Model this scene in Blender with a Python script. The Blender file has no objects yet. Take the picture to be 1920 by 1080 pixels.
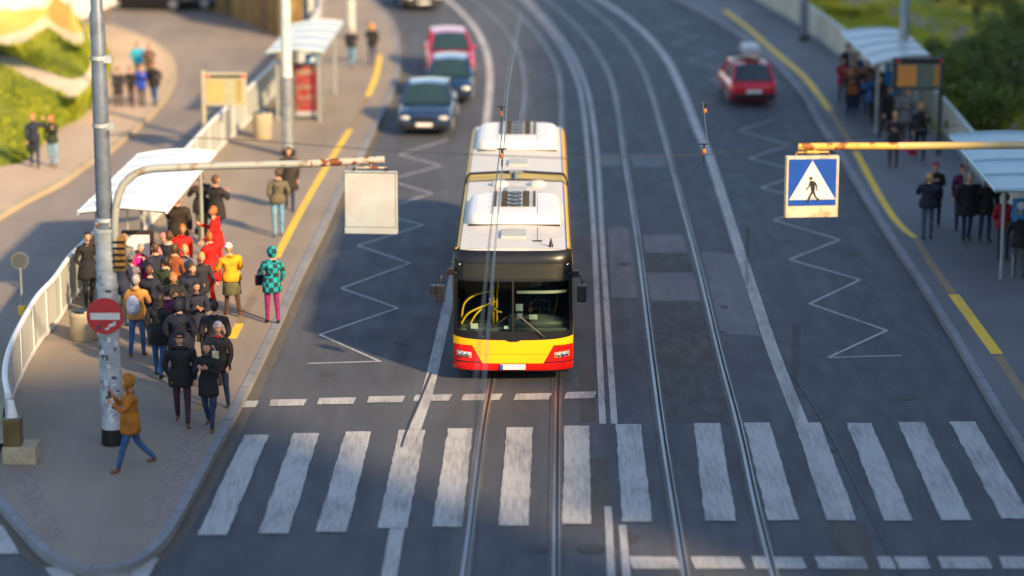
import bpy, bmesh, math, random
from mathutils import Vector, Matrix, Euler
R = math.radians
PI = math.pi
scn = bpy.context.scene
C = scn.collection
rnd = random.Random(7)

# ------------------------------------------------------------------ camera
FPX, CAMH, PITCH = 4850.0, 14.45, R(13.45)
cam_d = bpy.data.cameras.new('camera')
cam = bpy.data.objects.new('camera', cam_d)
C.objects.link(cam)
cam.location = (0, 0, CAMH)
cam.rotation_euler = (R(90) - PITCH, 0, 0)
cam_d.sensor_width = 36
cam_d.lens = FPX / 1920 * 36
cam_d.clip_start = 0.5
cam_d.clip_end = 3000
cam_d.dof.use_dof = True
cam_d.dof.focus_distance = 53.2
cam_d.dof.aperture_fstop = 0.29
scn.camera = cam

# ------------------------------------------------------------------ sky, sun, exposure
SUN_EL = R(27)
SUN_AZ = R(140)                         # clockwise from +Y: behind the camera, to the right
w = bpy.data.worlds.new('World'); scn.world = w; w.use_nodes = True
nt = w.node_tree
bg = nt.nodes['Background']
sky = nt.nodes.new('ShaderNodeTexSky'); sky.sky_type = 'NISHITA'
sky.sun_disc = False
sky.sun_elevation = SUN_EL
sky.sun_rotation = SUN_AZ
nt.links.new(sky.outputs[0], bg.inputs[0])
bg.inputs[1].default_value = 0.15
sd = bpy.data.lights.new('sun', 'SUN'); sd.energy = 5.0; sd.angle = R(2.2); sd.color = (1, 0.70, 0.38)
sun = bpy.data.objects.new('sun', sd); C.objects.link(sun)
tow = Vector((math.sin(SUN_AZ) * math.cos(SUN_EL), math.cos(SUN_AZ) * math.cos(SUN_EL), math.sin(SUN_EL)))
sun.rotation_euler = tow.to_track_quat('Z', 'Y').to_euler()
sun.location = (20, -20, 60)
vs = scn.view_settings
vs.view_transform = 'Standard'; vs.look = 'None'; vs.exposure = 0.80; vs.gamma = 1; vs.use_curve_mapping = False

# ------------------------------------------------------------------ photo pixel -> world point
def ray(px, py):
    f = Vector((0, math.cos(PITCH), -math.sin(PITCH))); u = Vector((0, math.sin(PITCH), math.cos(PITCH)))
    return f + Vector((1, 0, 0)) * ((px - 960) / FPX) + u * ((540 - py) / FPX)
def G(px, py, h=0.0):
    d = ray(px, py); t = (h - CAMH) / d.z
    return Vector((0, 0, CAMH)) + d * t
def AY(px, py, Y):
    d = ray(px, py); t = Y / d.y
    return Vector((0, 0, CAMH)) + d * t

# ------------------------------------------------------------------ materials
MATS = {}
def M(name, col, rough=0.6, metal=0.0, var=0.12, scale=4.0, bump=0.0, bscale=40.0, col2=None, spec=None, lo=0.42, hi=0.62, coat=0, emit=0, detail=4, stretch=None):
    if name in MATS: return MATS[name]
    m = bpy.data.materials.new(name); m.use_nodes = True
    n = m.node_tree.nodes; l = m.node_tree.links
    b = n['Principled BSDF']
    b.inputs['Roughness'].default_value = rough
    b.inputs['Metallic'].default_value = metal
    if spec is not None: b.inputs['Specular IOR Level'].default_value = spec
    if coat: b.inputs['Coat Weight'].default_value = coat; b.inputs['Coat Roughness'].default_value = 0.05
    tc = n.new('ShaderNodeTexCoord')
    mp = n.new('ShaderNodeMapping'); l.new(tc.outputs['Object'], mp.inputs[0])
    if stretch: mp.inputs['Scale'].default_value = stretch
    c1 = tuple(col) + (1,)
    c2 = (tuple(col2) if col2 else tuple(max(0, c * (1 - var)) for c in col)) + (1,)
    nz = n.new('ShaderNodeTexNoise'); nz.inputs['Scale'].default_value = scale; nz.inputs['Detail'].default_value = detail
    l.new(mp.outputs[0], nz.inputs['Vector'])
    rp = n.new('ShaderNodeMapRange'); rp.inputs[1].default_value = lo; rp.inputs[2].default_value = hi
    l.new(nz.outputs['Fac'], rp.inputs[0])
    mx = n.new('ShaderNodeMix'); mx.data_type = 'RGBA'
    mx.inputs[6].default_value = c1; mx.inputs[7].default_value = c2
    l.new(rp.outputs[0], mx.inputs[0]); l.new(mx.outputs[2], b.inputs['Base Color'])
    if emit:
        b.inputs['Emission Color'].default_value = c1; b.inputs['Emission Strength'].default_value = emit
    if bump:
        nb = n.new('ShaderNodeTexNoise'); nb.inputs['Scale'].default_value = bscale; nb.inputs['Detail'].default_value = 3
        l.new(mp.outputs[0], nb.inputs['Vector'])
        bp = n.new('ShaderNodeBump'); bp.inputs['Strength'].default_value = bump; bp.inputs['Distance'].default_value = 0.02
        l.new(nb.outputs['Fac'], bp.inputs['Height']); l.new(bp.outputs[0], b.inputs['Normal'])
    MATS[name] = m
    return m

def ground_mat(name, base, stain, light, grain=0.35, s1=0.25, s2=1.6, rough=0.75, fine=70, bump=0.5, streak=None, amt=0.6):
    """weathered paving: large stains, lighter dusty clouds, fine grain"""
    m = bpy.data.materials.new(name); m.use_nodes = True
    n = m.node_tree.nodes; l = m.node_tree.links; b = n['Principled BSDF']
    b.inputs['Specular IOR Level'].default_value = 0.35
    tc = n.new('ShaderNodeTexCoord')
    def noise(sc, det=5, stretch=None, dist=0):
        z = n.new('ShaderNodeTexNoise'); z.inputs['Scale'].default_value = sc; z.inputs['Detail'].default_value = det
        z.inputs['Distortion'].default_value = dist
        if stretch:
            mp = n.new('ShaderNodeMapping'); mp.inputs['Scale'].default_value = stretch
            l.new(tc.outputs['Object'], mp.inputs[0]); l.new(mp.outputs[0], z.inputs['Vector'])
        else: l.new(tc.outputs['Object'], z.inputs['Vector'])
        return z.outputs['Fac']
    def rng(x, a, c, lo=0, hi=1):
        r = n.new('ShaderNodeMapRange'); r.inputs[1].default_value = a; r.inputs[2].default_value = c
        r.inputs[3].default_value = lo; r.inputs[4].default_value = hi; l.new(x, r.inputs[0]); return r.outputs[0]
    def mix(f, a, c, bt='MIX'):
        x = n.new('ShaderNodeMix'); x.data_type = 'RGBA'; x.blend_type = bt
        if isinstance(f, float): x.inputs[0].default_value = f
        else: l.new(f, x.inputs[0])
        for i, v in ((6, a), (7, c)):
            if isinstance(v, tuple): x.inputs[i].default_value = v + (1,)
            else: l.new(v, x.inputs[i])
        return x.outputs[2]
    col = mix(rng(noise(s1, 6, None, .6), .4, .62, 0, amt), base, stain)
    col = mix(rng(noise(s2, 6, (1, .14, 1), .2), .46, .70, 0, .45), col, light)
    if streak: col = mix(rng(noise(2.2, 4, (1, .03, 1)), .5, .66, 0, .55), col, streak)
    g = n.new('ShaderNodeTexNoise'); g.inputs['Scale'].default_value = fine; g.inputs['Detail'].default_value = 2
    l.new(tc.outputs['Object'], g.inputs['Vector'])
    gv = rng(g.outputs['Fac'], .3, .7, 1 - grain, 1 + grain)
    cm = n.new('ShaderNodeVectorMath'); cm.operation = 'SCALE'; l.new(col, cm.inputs[0]); l.new(gv, cm.inputs['Scale'])
    l.new(cm.outputs[0], b.inputs['Base Color'])
    l.new(rng(noise(s2 * 1.7, 4, (1, .3, 1)), .35, .65, rough - .10, rough + .06), b.inputs['Roughness'])
    bp = n.new('ShaderNodeBump'); bp.inputs['Strength'].default_value = bump; bp.inputs['Distance'].default_value = 0.01
    l.new(g.outputs['Fac'], bp.inputs['Height']); l.new(bp.outputs[0], b.inputs['Normal'])
    MATS[name] = m
    return m

def paint_mat(name, col, under, wear=0.55, rough=0.6):
    """road paint worn through to the asphalt"""
    m = bpy.data.materials.new(name); m.use_nodes = True
    n = m.node_tree.nodes; l = m.node_tree.links; b = n['Principled BSDF']
    b.inputs['Roughness'].default_value = rough
    tc = n.new('ShaderNodeTexCoord')
    def nz(sc, st, det=6):
        mp = n.new('ShaderNodeMapping'); mp.inputs['Scale'].default_value = st
        l.new(tc.outputs['Object'], mp.inputs[0])
        z = n.new('ShaderNodeTexNoise'); z.inputs['Scale'].default_value = sc; z.inputs['Detail'].default_value = det
        l.new(mp.outputs[0], z.inputs['Vector']); return z.outputs['Fac']
    a = n.new('ShaderNodeMath'); a.operation = 'ADD'
    l.new(nz(1.3, (1, .4, 1)), a.inputs[0]); l.new(nz(7, (2.4, .22, 1), 5), a.inputs[1])
    r = n.new('ShaderNodeMapRange'); r.inputs[1].default_value = .88; r.inputs[2].default_value = 1.38
    r.inputs[4].default_value = wear
    l.new(a.outputs[0], r.inputs[0])
    x = n.new('ShaderNodeMix'); x.data_type = 'RGBA'
    x.inputs[6].default_value = tuple(col) + (1,); x.inputs[7].default_value = tuple(under) + (1,)
    l.new(r.outputs[0], x.inputs[0]); l.new(x.outputs[2], b.inputs['Base Color'])
    MATS[name] = m
    return m

def glass_mat(name, tint=(.5, .62, .56), rough=0.02):
    m = bpy.data.materials.new(name); m.use_nodes = True
    n = m.node_tree.nodes; l = m.node_tree.links; n.remove(n['Principled BSDF'])
    o = n['Material Output']
    t = n.new('ShaderNodeBsdfTransparent'); t.inputs[0].default_value = tuple(tint) + (1,)
    g = n.new('ShaderNodeBsdfGlossy'); g.inputs['Roughness'].default_value = rough
    fr = n.new('ShaderNodeFresnel'); fr.inputs[0].default_value = 1.45
    x = n.new('ShaderNodeMixShader'); l.new(fr.outputs[0], x.inputs[0]); l.new(t.outputs[0], x.inputs[1]); l.new(g.outputs[0], x.inputs[2])
    l.new(x.outputs[0], o.inputs[0]); MATS[name] = m
    return m

# ------------------------------------------------------------------ mesh builder
class MB:
    def __init__(s): s.v = []; s.f = []; s.m = []; s.sm = []; s.cur = 0
    def add(s, vs, fs, smooth=False):
        o = len(s.v); s.v += [tuple(v) for v in vs]
        for f in fs: s.f.append([i + o for i in f]); s.m.append(s.cur); s.sm.append(smooth)
        return s
    def box(s, x0, x1, y0, y1, z0, z1, b=0.0):
        if b <= 0:
            vs = [(x, y, z) for z in (z0, z1) for y in (y0, y1) for x in (x0, x1)]
            return s.add(vs, [(0, 2, 3, 1), (4, 5, 7, 6), (0, 1, 5, 4), (2, 6, 7, 3), (0, 4, 6, 2), (1, 3, 7, 5)])
        bm = bmesh.new(); bmesh.ops.create_cube(bm, size=1)
        for v in bm.verts: v.co = Vector(((x0 + x1) / 2 + v.co.x * (x1 - x0), (y0 + y1) / 2 + v.co.y * (y1 - y0), (z0 + z1) / 2 + v.co.z * (z1 - z0)))
        bmesh.ops.bevel(bm, geom=bm.edges[:], offset=b, segments=2, affect='EDGES', profile=.7)
        bm.verts.ensure_lookup_table()
        s.add([v.co[:] for v in bm.verts], [[v.index for v in f.verts] for f in bm.faces]); bm.free(); return s
    def tube(s, pts, r, n=10, cap=True, smooth=True):
        pts = [Vector(p) for p in pts]; rs = r if isinstance(r, (list, tuple)) else [r] * len(pts)
        rings = []; up = None
        for i, p in enumerate(pts):
            d = (pts[min(i + 1, len(pts) - 1)] - pts[max(i - 1, 0)]).normalized()
            if up is None: up = Vector((0, 0, 1)) if abs(d.z) < .9 else Vector((0, 1, 0))
            a = d.cross(up).normalized(); bb = a.cross(d).normalized(); up = bb
            rings.append([p + (a * math.cos(2 * PI * k / n) + bb * math.sin(2 * PI * k / n)) * rs[i] for k in range(n)])
        return s.loft(rings, cap, smooth)
    def loft(s, rings, cap=True, smooth=True, closed=True):
        n = len(rings[0]); vs = [v for r_ in rings for v in r_]; fs = []
        for i in range(len(rings) - 1):
            for k in range(n if closed else n - 1):
                k2 = (k + 1) % n
                fs.append((i * n + k, i * n + k2, (i + 1) * n + k2, (i + 1) * n + k))
        s.add(vs, fs, smooth)
        if cap and closed:
            s.add(rings[0], [list(range(n))[::-1]]); s.add(rings[-1], [list(range(n))])
        return s
    def cyl(s, c, r, h, n=20, r2=None):
        c = Vector(c); return s.tube([c, c + Vector((0, 0, h))], [r, r if r2 is None else r2], n)
    def grid(s, fn, nu, nv, smooth=True):
        vs = [fn(i / nu, j / nv) for j in range(nv + 1) for i in range(nu + 1)]
        fs = [(j * (nu + 1) + i, j * (nu + 1) + i + 1, (j + 1) * (nu + 1) + i + 1, (j + 1) * (nu + 1) + i) for j in range(nv) for i in range(nu)]
        return s.add(vs, fs, smooth)
    def sph(s, c, rx, ry=None, rz=None, n=12, m=8, fn=None):
        ry = rx if ry is None else ry; rz = rx if rz is None else rz; c = Vector(c)
        rings = []
        for j in range(1, m):
            t = PI * j / m
            rg = []
            for k in range(n):
                p = 2 * PI * k / n
                d = Vector((math.sin(t) * math.cos(p), math.sin(t) * math.sin(p), -math.cos(t)))
                q = Vector((d.x * rx, d.y * ry, d.z * rz))
                if fn: q = fn(d, q)
                rg.append(c + q)
            rings.append(rg)
        o = len(s.v); s.loft(rings, False, True)
        def pole(dz, idx, rev):
            d = Vector((0, 0, dz)); q = Vector((0, 0, dz * rz))
            if fn: q = fn(d, q)
            b = len(s.v); s.v.append(tuple(c + q))
            for k in range(n):
                a, e = o + idx * n + k, o + idx * n + (k + 1) % n
                s.f.append([b, e, a] if rev else [b, a, e]); s.m.append(s.cur); s.sm.append(True)
        pole(-1, 0, True); pole(1, m - 2, False)
        return s
    def prism(s, poly, z0, z1, top_only=False):
        bm = bmesh.new(); vv = [bm.verts.new((p[0], p[1], z1)) for p in poly]
        es = [bm.edges.new((vv[i], vv[(i + 1) % len(vv)])) for i in range(len(vv))]
        bmesh.ops.triangle_fill(bm, use_beauty=True, edges=es)
        bmesh.ops.recalc_face_normals(bm, faces=bm.faces[:])
        bm.verts.index_update()
        fl = [[v.index for v in (f.verts if f.normal.z > 0 else reversed(f.verts))] for f in bm.faces]
        s.add([v.co[:] for v in bm.verts], fl); bm.free()
        if not top_only:
            n = len(poly)
            s.add([(p[0], p[1], z0) for p in poly] + [(p[0], p[1], z1) for p in poly], [(i, (i + 1) % n, n + (i + 1) % n, n + i) for i in range(n)])
        return s
    def xf(s, mat, start=0):
        for i in range(start, len(s.v)): s.v[i] = tuple(mat @ Vector(s.v[i]))
        return s
    def build(s, name, mats, parent=None, recalc=False):
        me = bpy.data.meshes.new(name); me.from_pydata(s.v, [], s.f)
        for m in (mats if isinstance(mats, (list, tuple)) else [mats]): me.materials.append(m)
        me.polygons.foreach_set('material_index', s.m); me.polygons.foreach_set('use_smooth', s.sm)
        me.update()
        if recalc:
            bm = bmesh.new(); bm.from_mesh(me); bmesh.ops.recalc_face_normals(bm, faces=bm.faces[:]); bm.to_mesh(me); bm.free()
        o = bpy.data.objects.new(name, me); C.objects.link(o)
        if parent is not None: o.parent = parent
        return o

def tag(o, label=None, cat=None, group=None, kind=None):
    if label: o['label'] = label
    if cat: o['category'] = cat
    if group: o['group'] = group
    if kind: o['kind'] = kind
    return o
def thing(name, label, cat, loc=(0, 0, 0), rz=0, group=None):
    o = bpy.data.objects.new(name, None); C.objects.link(o); o.location = loc; o.rotation_euler = (0, 0, rz)
    o.empty_display_size = .3
    return tag(o, label, cat, group)
def struct(name, mb, m, label=None): return tag(mb.build(name, m), label, None, None, 'structure')
def copy_tree(o, parent=None):
    c = o.copy(); C.objects.link(c)
    if parent is not None: c.parent = parent
    for ch in list(o.children): copy_tree(ch, c)
    return c

def smooth_path(pts, n=6):
    pts = [Vector(p) for p in pts]; out = []
    for i in range(len(pts) - 1):
        p0, p1, p2, p3 = pts[max(i - 1, 0)], pts[i], pts[i + 1], pts[min(i + 2, len(pts) - 1)]
        for k in range(n):
            t = k / n
            out.append(.5 * ((2 * p1) + (p2 - p0) * t + (2 * p0 - 5 * p1 + 4 * p2 - p3) * t * t + (3 * p1 - p0 - 3 * p2 + p3) * t ** 3))
    out.append(pts[-1]); return out
def GP(px_pts, h=0.0, n=6): return smooth_path([G(x, y, h) for x, y in px_pts], n)
def offset(path, d):
    out = []
    for i, p in enumerate(path):
        t = (path[min(i + 1, len(path) - 1)] - path[max(i - 1, 0)]); t.z = 0; t.normalize()
        out.append(p + Vector((t.y, -t.x, 0)) * d)
    return out
def ribbon(mb, path, wd, z=None, off=0, z0=None):
    a, b = offset(path, off - wd / 2), offset(path, off + wd / 2)
    if z is not None:
        for q in a + b: q.z = z
    n = len(path)
    vs = [v[:] for v in a] + [v[:] for v in b]
    mb.add(vs, [(i, n + i, n + i + 1, i + 1) for i in range(n - 1)])
    if z0 is not None:
        for L, r_ in ((a, 0), (b, 1)):
            vs = [v[:] for v in L] + [(v.x, v.y, z0) for v in L]
            mb.add(vs, [(i, i + 1, n + i + 1, n + i) for i in range(n - 1)])
    return mb
def ragged(mb, q, z, am=.011):
    c = [G(x, y, z) for x, y in q]; out = []
    for i in range(4):
        a, b = c[i], c[(i + 1) % 4]; n = max(3, int((b - a).length / .12)); t = (b - a).normalized(); nn = Vector((t.y, -t.x, 0)); w_ = 0
        for k in range(n):
            w_ = w_ * .5 + rnd.uniform(-am, am); p = a.lerp(b, k / n) + nn * (w_ if k else 0); out.append((p.x, p.y))
    return mb.prism(out, z, z, True)
def quadpx(mb, q, z): return mb.add([(*G(x, y, z)[:2], z) for x, y in q], [(0, 1, 2, 3)])
# ================================================================== SETTING
asph = ground_mat('asphalt', (.072, .079, .094), (.055, .061, .074), (.100, .108, .126), streak=(.090, .098, .116), fine=48, grain=.5, bump=.8)
asph_t = ground_mat('asphalt_tram_zone', (.072, .075, .084), (.054, .056, .063), (.10, .104, .116), s2=2.2)
slipm = ground_mat('worn_cobbled_asphalt', (.24, .208, .185), (.17, .152, .14), (.32, .275, .235), s2=.9, grain=.45, fine=45, bump=.8)
pavm = ground_mat('pavement_asphalt', (.28, .235, .19), (.20, .172, .145), (.36, .305, .25), s2=.8, grain=.22, rough=.8, amt=.5)
pav_r = ground_mat('pavement_asphalt_grey', (.16, .16, .175), (.12, .12, .13), (.21, .21, .22), s2=.8, grain=.22, rough=.8)
walkm = ground_mat('pale_sidewalk', (.50, .385, .28), (.37, .29, .215), (.58, .46, .36), s2=.7, grain=.15, rough=.85)
kerbm = ground_mat('kerb_stone', (.24, .25, .27), (.17, .18, .2), (.33, .34, .36), s2=4, grain=.2)
kerby = ground_mat('sandy_kerb', (.44, .36, .24), (.33, .27, .19), (.52, .44, .32), s2=4, grain=.2)
pinkm = ground_mat('pink_paving', (.27, .205, .185), (.23, .185, .165), (.30, .25, .22), s2=6, grain=.35, fine=25)
patchm = ground_mat('asphalt_patch_light', (.15, .157, .172), (.11, .115, .128), (.20, .21, .23), s2=3)
patchd = ground_mat('asphalt_patch_dark', (.062, .062, .066), (.050, .050, .054), (.082, .082, .086), s2=3)
patchb = ground_mat('asphalt_patch_brown', (.075, .068, .062), (.05, .048, .046), (.10, .095, .09), s2=3)
white = paint_mat('road_paint_white', (.44, .44, .43), (.15, .15, .16), .85)
whited = paint_mat('road_paint_worn', (.42, .43, .45), (.10, .11, .13), .7)
yellow = paint_mat('road_paint_yellow', (.92, .58, .02), (.40, .27, .09), .55)
yelfade = paint_mat('road_paint_yellow_faded', (.30, .20, .085), (.17, .14, .115), .8)
railm = M('rail_steel', (.36, .37, .39), .42, .7, .4, 3, stretch=(1, .1, 1))
groovem = M('rail_groove', (.018, .018, .02), .8)
tar = M('tar_seam', (.02, .021, .025), .55)
grassm = ground_mat('grass', (.21, .24, .010), (.11, .15, .010), (.36, .33, .03), s1=.5, s2=2.5, grain=.5, fine=30, rough=.9, bump=1)
drym = ground_mat('dry_grass_and_sand', (.60, .42, .10), (.44, .30, .07), (.70, .54, .2), s1=.5, s2=2, grain=.35, fine=30, rough=.9)
palem = ground_mat('pale_path', (.72, .58, .40), (.60, .46, .28), (.80, .70, .55), s2=.9, grain=.12, rough=.85)
earthm = ground_mat('earth_ground', (.09, .085, .05), (.06, .065, .03), (.14, .12, .08), s1=.1, grain=.3, fine=10, rough=.95)

g = MB(); g.add([(-1500, -600, -.25), (1500, -600, -.25), (1500, 2400, -.25), (-1500, 2400, -.25)], [(0, 1, 2, 3)])
struct('ground', g, earthm)
g = MB(); g.grid(lambda u, v: (-16 + 38 * u, 22 + 120 * v, 0), 4, 12, False)
struct('road', g, asph)
PZ = .14

KERB_L = [(-40, 868), (0, 925), (50, 985), (100, 1035), (160, 1060), (230, 1055), (290, 1015), (330, 955), (385, 855), (440, 752), (500, 632), (560, 503), (600, 425), (632, 355), (665, 300), (684, 262), (708, 217), (731, 167), (743, 125), (742, 83), (731, 42), (700, 5), (640, -50), (560, -100)]
RAIL_L = [(24, 862), (14, 800), (28, 736), (70, 652), (105, 610), (133, 568), (166, 533), (241, 463), (331, 372), (405, 288), (470, 225), (520, 172), (560, 125), (592, 80), (600, 45), (585, 0), (540, -45), (480, -90)]
KERB_R = [(1250, -8), (1320, 25), (1380, 62), (1433, 100), (1469, 135), (1503, 178), (1533, 228), (1565, 275), (1600, 335), (1660, 432), (1720, 522), (1800, 652), (1870, 772), (1925, 860), (2010, 1010), (2080, 1140)]
RAIL_R = [(1330, -38), (1400, -8), (1440, 14), (1501, 50), (1579, 108), (1660, 165), (1754, 235), (1823, 318), (1900, 410), (1980, 500), (2060, 600), (2140, 700), (2250, 850)]
kl = GP(KERB_L, .14); rl = GP(RAIL_L, .14); kr = GP(KERB_R, .14); rr = GP(RAIL_R, .14)
# left island platform
rlo = offset(rl, -.22)
poly = [p for p in kl] + [p for p in reversed(rlo)] + [G(-20, 800, .14), G(-45, 840, .14)]
g = MB(); g.prism([(p.x, p.y) for p in poly], -.1, PZ); struct('pavement_left', g, pavm)
def kerb(name, path, side, m, h=.155, wd=.17):
    mb = MB(); ribbon(mb, path, wd, h, side, -.1)
    # joints between the stones
    acc = 0; mb.cur = 1; last = path[0]
    for i in range(1, len(path)):
        acc += (path[i] - path[i - 1]).length
        if acc > 1.05:
            acc = 0; t = (path[i] - path[i - 1]).normalized(); nrm = Vector((t.y, -t.x, 0)) * (wd / 2 + .004); c = offset([path[i - 1], path[i]], side)[1]; c.z = h + .003
            mb.add([(c + nrm - t * .012)[:], (c + nrm + t * .012)[:], (c - nrm + t * .012)[:], (c - nrm - t * .012)[:]], [(0, 1, 2, 3)])
    return struct(name, mb, [m, tar])
kerb('kerb_left', smooth_path(kl, 3), .07, kerbm)
# road gutter strip
g = MB(); ribbon(g, kl, .22, .006, .27); struct('gutter_left', g, ground_mat('gutter_dust', (.12, .105, .085), (.08, .075, .07), (.17, .14, .10), s2=3))
# right platform
poly = [p for p in kr] + [p for p in reversed(rr)]
g = MB(); g.prism([(p.x, p.y) for p in poly], -.1, PZ); struct('pavement_right', g, pav_r)
kerb('kerb_right', smooth_path(kr, 3), -.07, kerbm)
g = MB(); ribbon(g, kr, .22, .006, -.27); struct('gutter_right', g, MATS['gutter_dust'])
# pink paving on the island nose
g = MB()
quadpx(g, [(345, 800), (392, 800), (325, 985), (262, 985)], PZ + .004)
quadpx(g, [(8, 880), (55, 880), (125, 1010), (82, 1010)], PZ + .004)
struct('tactile_paving', g, pinkm)

# slip road and outer sidewalk
SK = [(-60, 448), (0, 404), (56, 371), (119, 338), (167, 304), (200, 285), (236, 256), (278, 219), (314, 178), (331, 139), (319, 103), (278, 72), (222, 50), (178, 36), (140, 18), (90, -10), (20, -40)]
sk = GP(SK, 0)
poly = [Vector(p) for p in offset(rl, -.24)] + [G(350, -110), G(100, -110)] + [p for p in reversed(sk)] + [G(-140, 480), G(-200, 1100), G(-100, 1130)]
g = MB(); g.prism([(p.x, p.y) for p in poly if p.y > 36 ], 0, .004, True); struct('slip_road', g, slipm)
kerb('kerb_slip_road', smooth_path(GP(SK, .14), 2), -.10, kerby, .15, .22)
poly = [p for p in GP(SK, .14)] + [G(-200, -60, .14), G(-400, 200, .14), G(-400, 480, .14)]
g = MB(); g.prism([(p.x, p.y) for p in poly], -.1, PZ); struct('sidewalk', g, walkm)
# grass bank (lofted between edges at rising heights)
L0 = [(-140, 345), (0, 312), (50, 300), (111, 242), (150, 222), (185, 180), (208, 130), (200, 92), (172, 55)]
L1 = [(-140, 85), (0, 122), (50, 145), (100, 168), (140, 186), (165, 168), (186, 132), (184, 90), (160, 48)]
L2 = [(-140, 50), (0, 93), (50, 118), (90, 135), (130, 148), (155, 143), (172, 118), (170, 80), (150, 40)]
L3 = [(-140, 20), (-20, 75), (28, 85), (60, 70), (90, 52), (120, 72), (150, 88), (158, 70), (140, 30)]
L4 = [(-140, 0), (-20, 62), (30, 60), (60, 48), (84, 32), (110, 50), (140, 62), (150, 52), (132, 20)]
L5 = [(-140, -40), (-20, 20), (30, 0), (60, -10), (90, -20), (115, 0), (130, 10), (132, 5), (125, -5)]
H = [.15, 1.0, 1.15, 1.9, 2.0, 2.6]
LL = [GP(L, h, 4) for L, h in zip((L0, L1, L2, L3, L4, L5), H)]
for k, (nm, mt) in enumerate([('grass_bank', grassm), ('footpath', palem), ('grass_bank', grassm), ('footpath', palem), ('dry_bank', drym)]):
    a, b = LL[k], LL[k + 1]
    g = MB(); nn = 8
    def f(u, v, a=a, b=b):
        i = min(int(u * (len(a) - 1)), len(a) - 1)
        p = a[i].lerp(b[i], v); r_ = .10 if nm == 'grass_bank' else .02
        return (p.x, p.y, p.z + (math.sin(p.x * 3.1 + p.y * 1.7) * r_ if 0 < v < 1 else 0))
    g.grid(f, len(a) - 1, nn); struct(nm, g, mt)

# tufts on the banks
def tufts(name, cells, mt, label, n, hgt=.22, seed=3):
    rn = random.Random(seed); g = MB()
    for i in range(n):
        p = cells(rn)
        a = rn.random() * PI; r_ = .02 + .03 * rn.random(); h = hgt * (.5 + rn.random())
        lean = Vector((rn.uniform(-.1, .1), rn.uniform(-.1, .1), h))
        s_ = Vector((math.cos(a) * r_, math.sin(a) * r_, 0))
        g.add([p - s_, p + s_, p + lean], [(0, 1, 2)])
    return tag(g.build(name, mt), label, 'grass', None, 'stuff')
def bankcell(rn):
    k = rn.choice((0, 0, 0, 2)); i = rn.randrange(len(LL[0]) - 1); u, v = rn.random(), rn.random()
    a = LL[k][i].lerp(LL[k][i + 1], u); b = LL[k + 1][i].lerp(LL[k + 1][i + 1], u)
    return a.lerp(b, v)
blade = M('grass_blade', (.30, .32, .012), .8, 0, .5, 1.2, col2=(.14, .19, .008))
tufts('grass_tufts', bankcell, blade, 'short sunlit green grass covering the bank at upper left', 9000, .13)

# patches in the tram zone
g = MB()
quadpx(g, [(1140, 426), (1182, 426), (1205, 558), (1146, 558)], .004)
quadpx(g, [(1205, 440), (1282, 440), (1293, 474), (1210, 474)], .004)
quadpx(g, [(1210, 511), (1300, 511), (1315, 564), (1220, 564)], .004)
quadpx(g, [(1314, 472), (1378, 476), (1425, 630), (1352, 626)], .004)
quadpx(g, [(1125, 290), (1165, 290), (1168, 312), (1128, 312)], .004)
quadpx(g, [(1182, 290), (1250, 290), (1253, 312), (1188, 312)], .004)
struct('road_patch', g, patchm)
g = MB()
quadpx(g, [(1210, 475), (1293, 475), (1299, 510), (1212, 510)], .004)
quadpx(g, [(1222, 565), (1316, 565), (1335, 641), (1230, 641)], .004)
quadpx(g, [(1238, 687), (1345, 687), (1372, 792), (1248, 792)], .004)
struct('road_patch', g, patchd)
g = MB()
quadpx(g, [(1232, 642), (1334, 642), (1344, 686), (1237, 686)], .004)
quadpx(g, [(1115, 430), (1112, 250), (1090, 250), (1088, 430)], .004)
quadpx(g, [(1060, 860), (1140, 860), (1145, 985), (1062, 985)], .004)
quadpx(g, [(1085, 690), (1112, 690), (1118, 790), (1090, 790)], .004)
quadpx(g, [(1555, 980), (1620, 980), (1660, 1100), (1580, 1100)], .004)
struct('road_patch', g, patchb)

# drain covers, tar lines and oil stains
def cover(px, py, w_, d_, nm='manhole_cover'):
    p = G(px, py); g = MB(); n = 20; g.add([(p.x + math.cos(2 * PI * k / n) * w_, p.y + math.sin(2 * PI * k / n) * d_, .0068) for k in range(n)], [list(range(n))]); g.cur = 1
    g.add([(p.x + math.cos(2 * PI * k / n) * w_ * .86, p.y + math.sin(2 * PI * k / n) * d_ * .86, .0082) for k in range(n)], [list(range(n))]); struct(nm, g, [tar, M('cast_iron', (.06, .058, .056), .6, .4, .4, 12)])
cover(1110, 1030, .26, .26); cover(1012, 1030, .18, .18); cover(1700, 745, .22, .22)
rc = random.Random(21)
for k in range(15):
    x, y = rc.uniform(420, 1750), rc.uniform(330, 1070); a = rc.choice((0, 0, 1)); L_ = rc.uniform(25, 110); pts = []
    for q in range(7):
        pts.append((x + (q * L_ / 6 if a == 0 else rc.uniform(-5, 5)), y + (rc.uniform(-4, 4) if a == 0 else q * L_ / 6)))
    g = MB(); ribbon(g, GP(pts, 0, 3), rc.uniform(.012, .03), .0055 + .0001 * k); struct('road_crack', g, tar)
for k in range(16):
    x, y = rc.uniform(560, 1700), rc.uniform(420, 1070); p = G(x, y); r_ = rc.uniform(.12, .4); n = 18; g = MB()
    g.add([(p.x + math.cos(2 * PI * q / n) * r_ * rc.uniform(.6, 1), p.y + math.sin(2 * PI * q / n) * r_ * rc.uniform(.7, 1.3), .0046 + .0001 * k) for q in range(n)], [list(range(n))]); struct('oil_stain', g, patchd)
for q_ in ([(1560, 540), (1600, 528), (1640, 540)],):
    g = MB(); ribbon(g, GP(q_, 0, 4), .035, .0084); struct('tar_line', g, tar)
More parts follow.
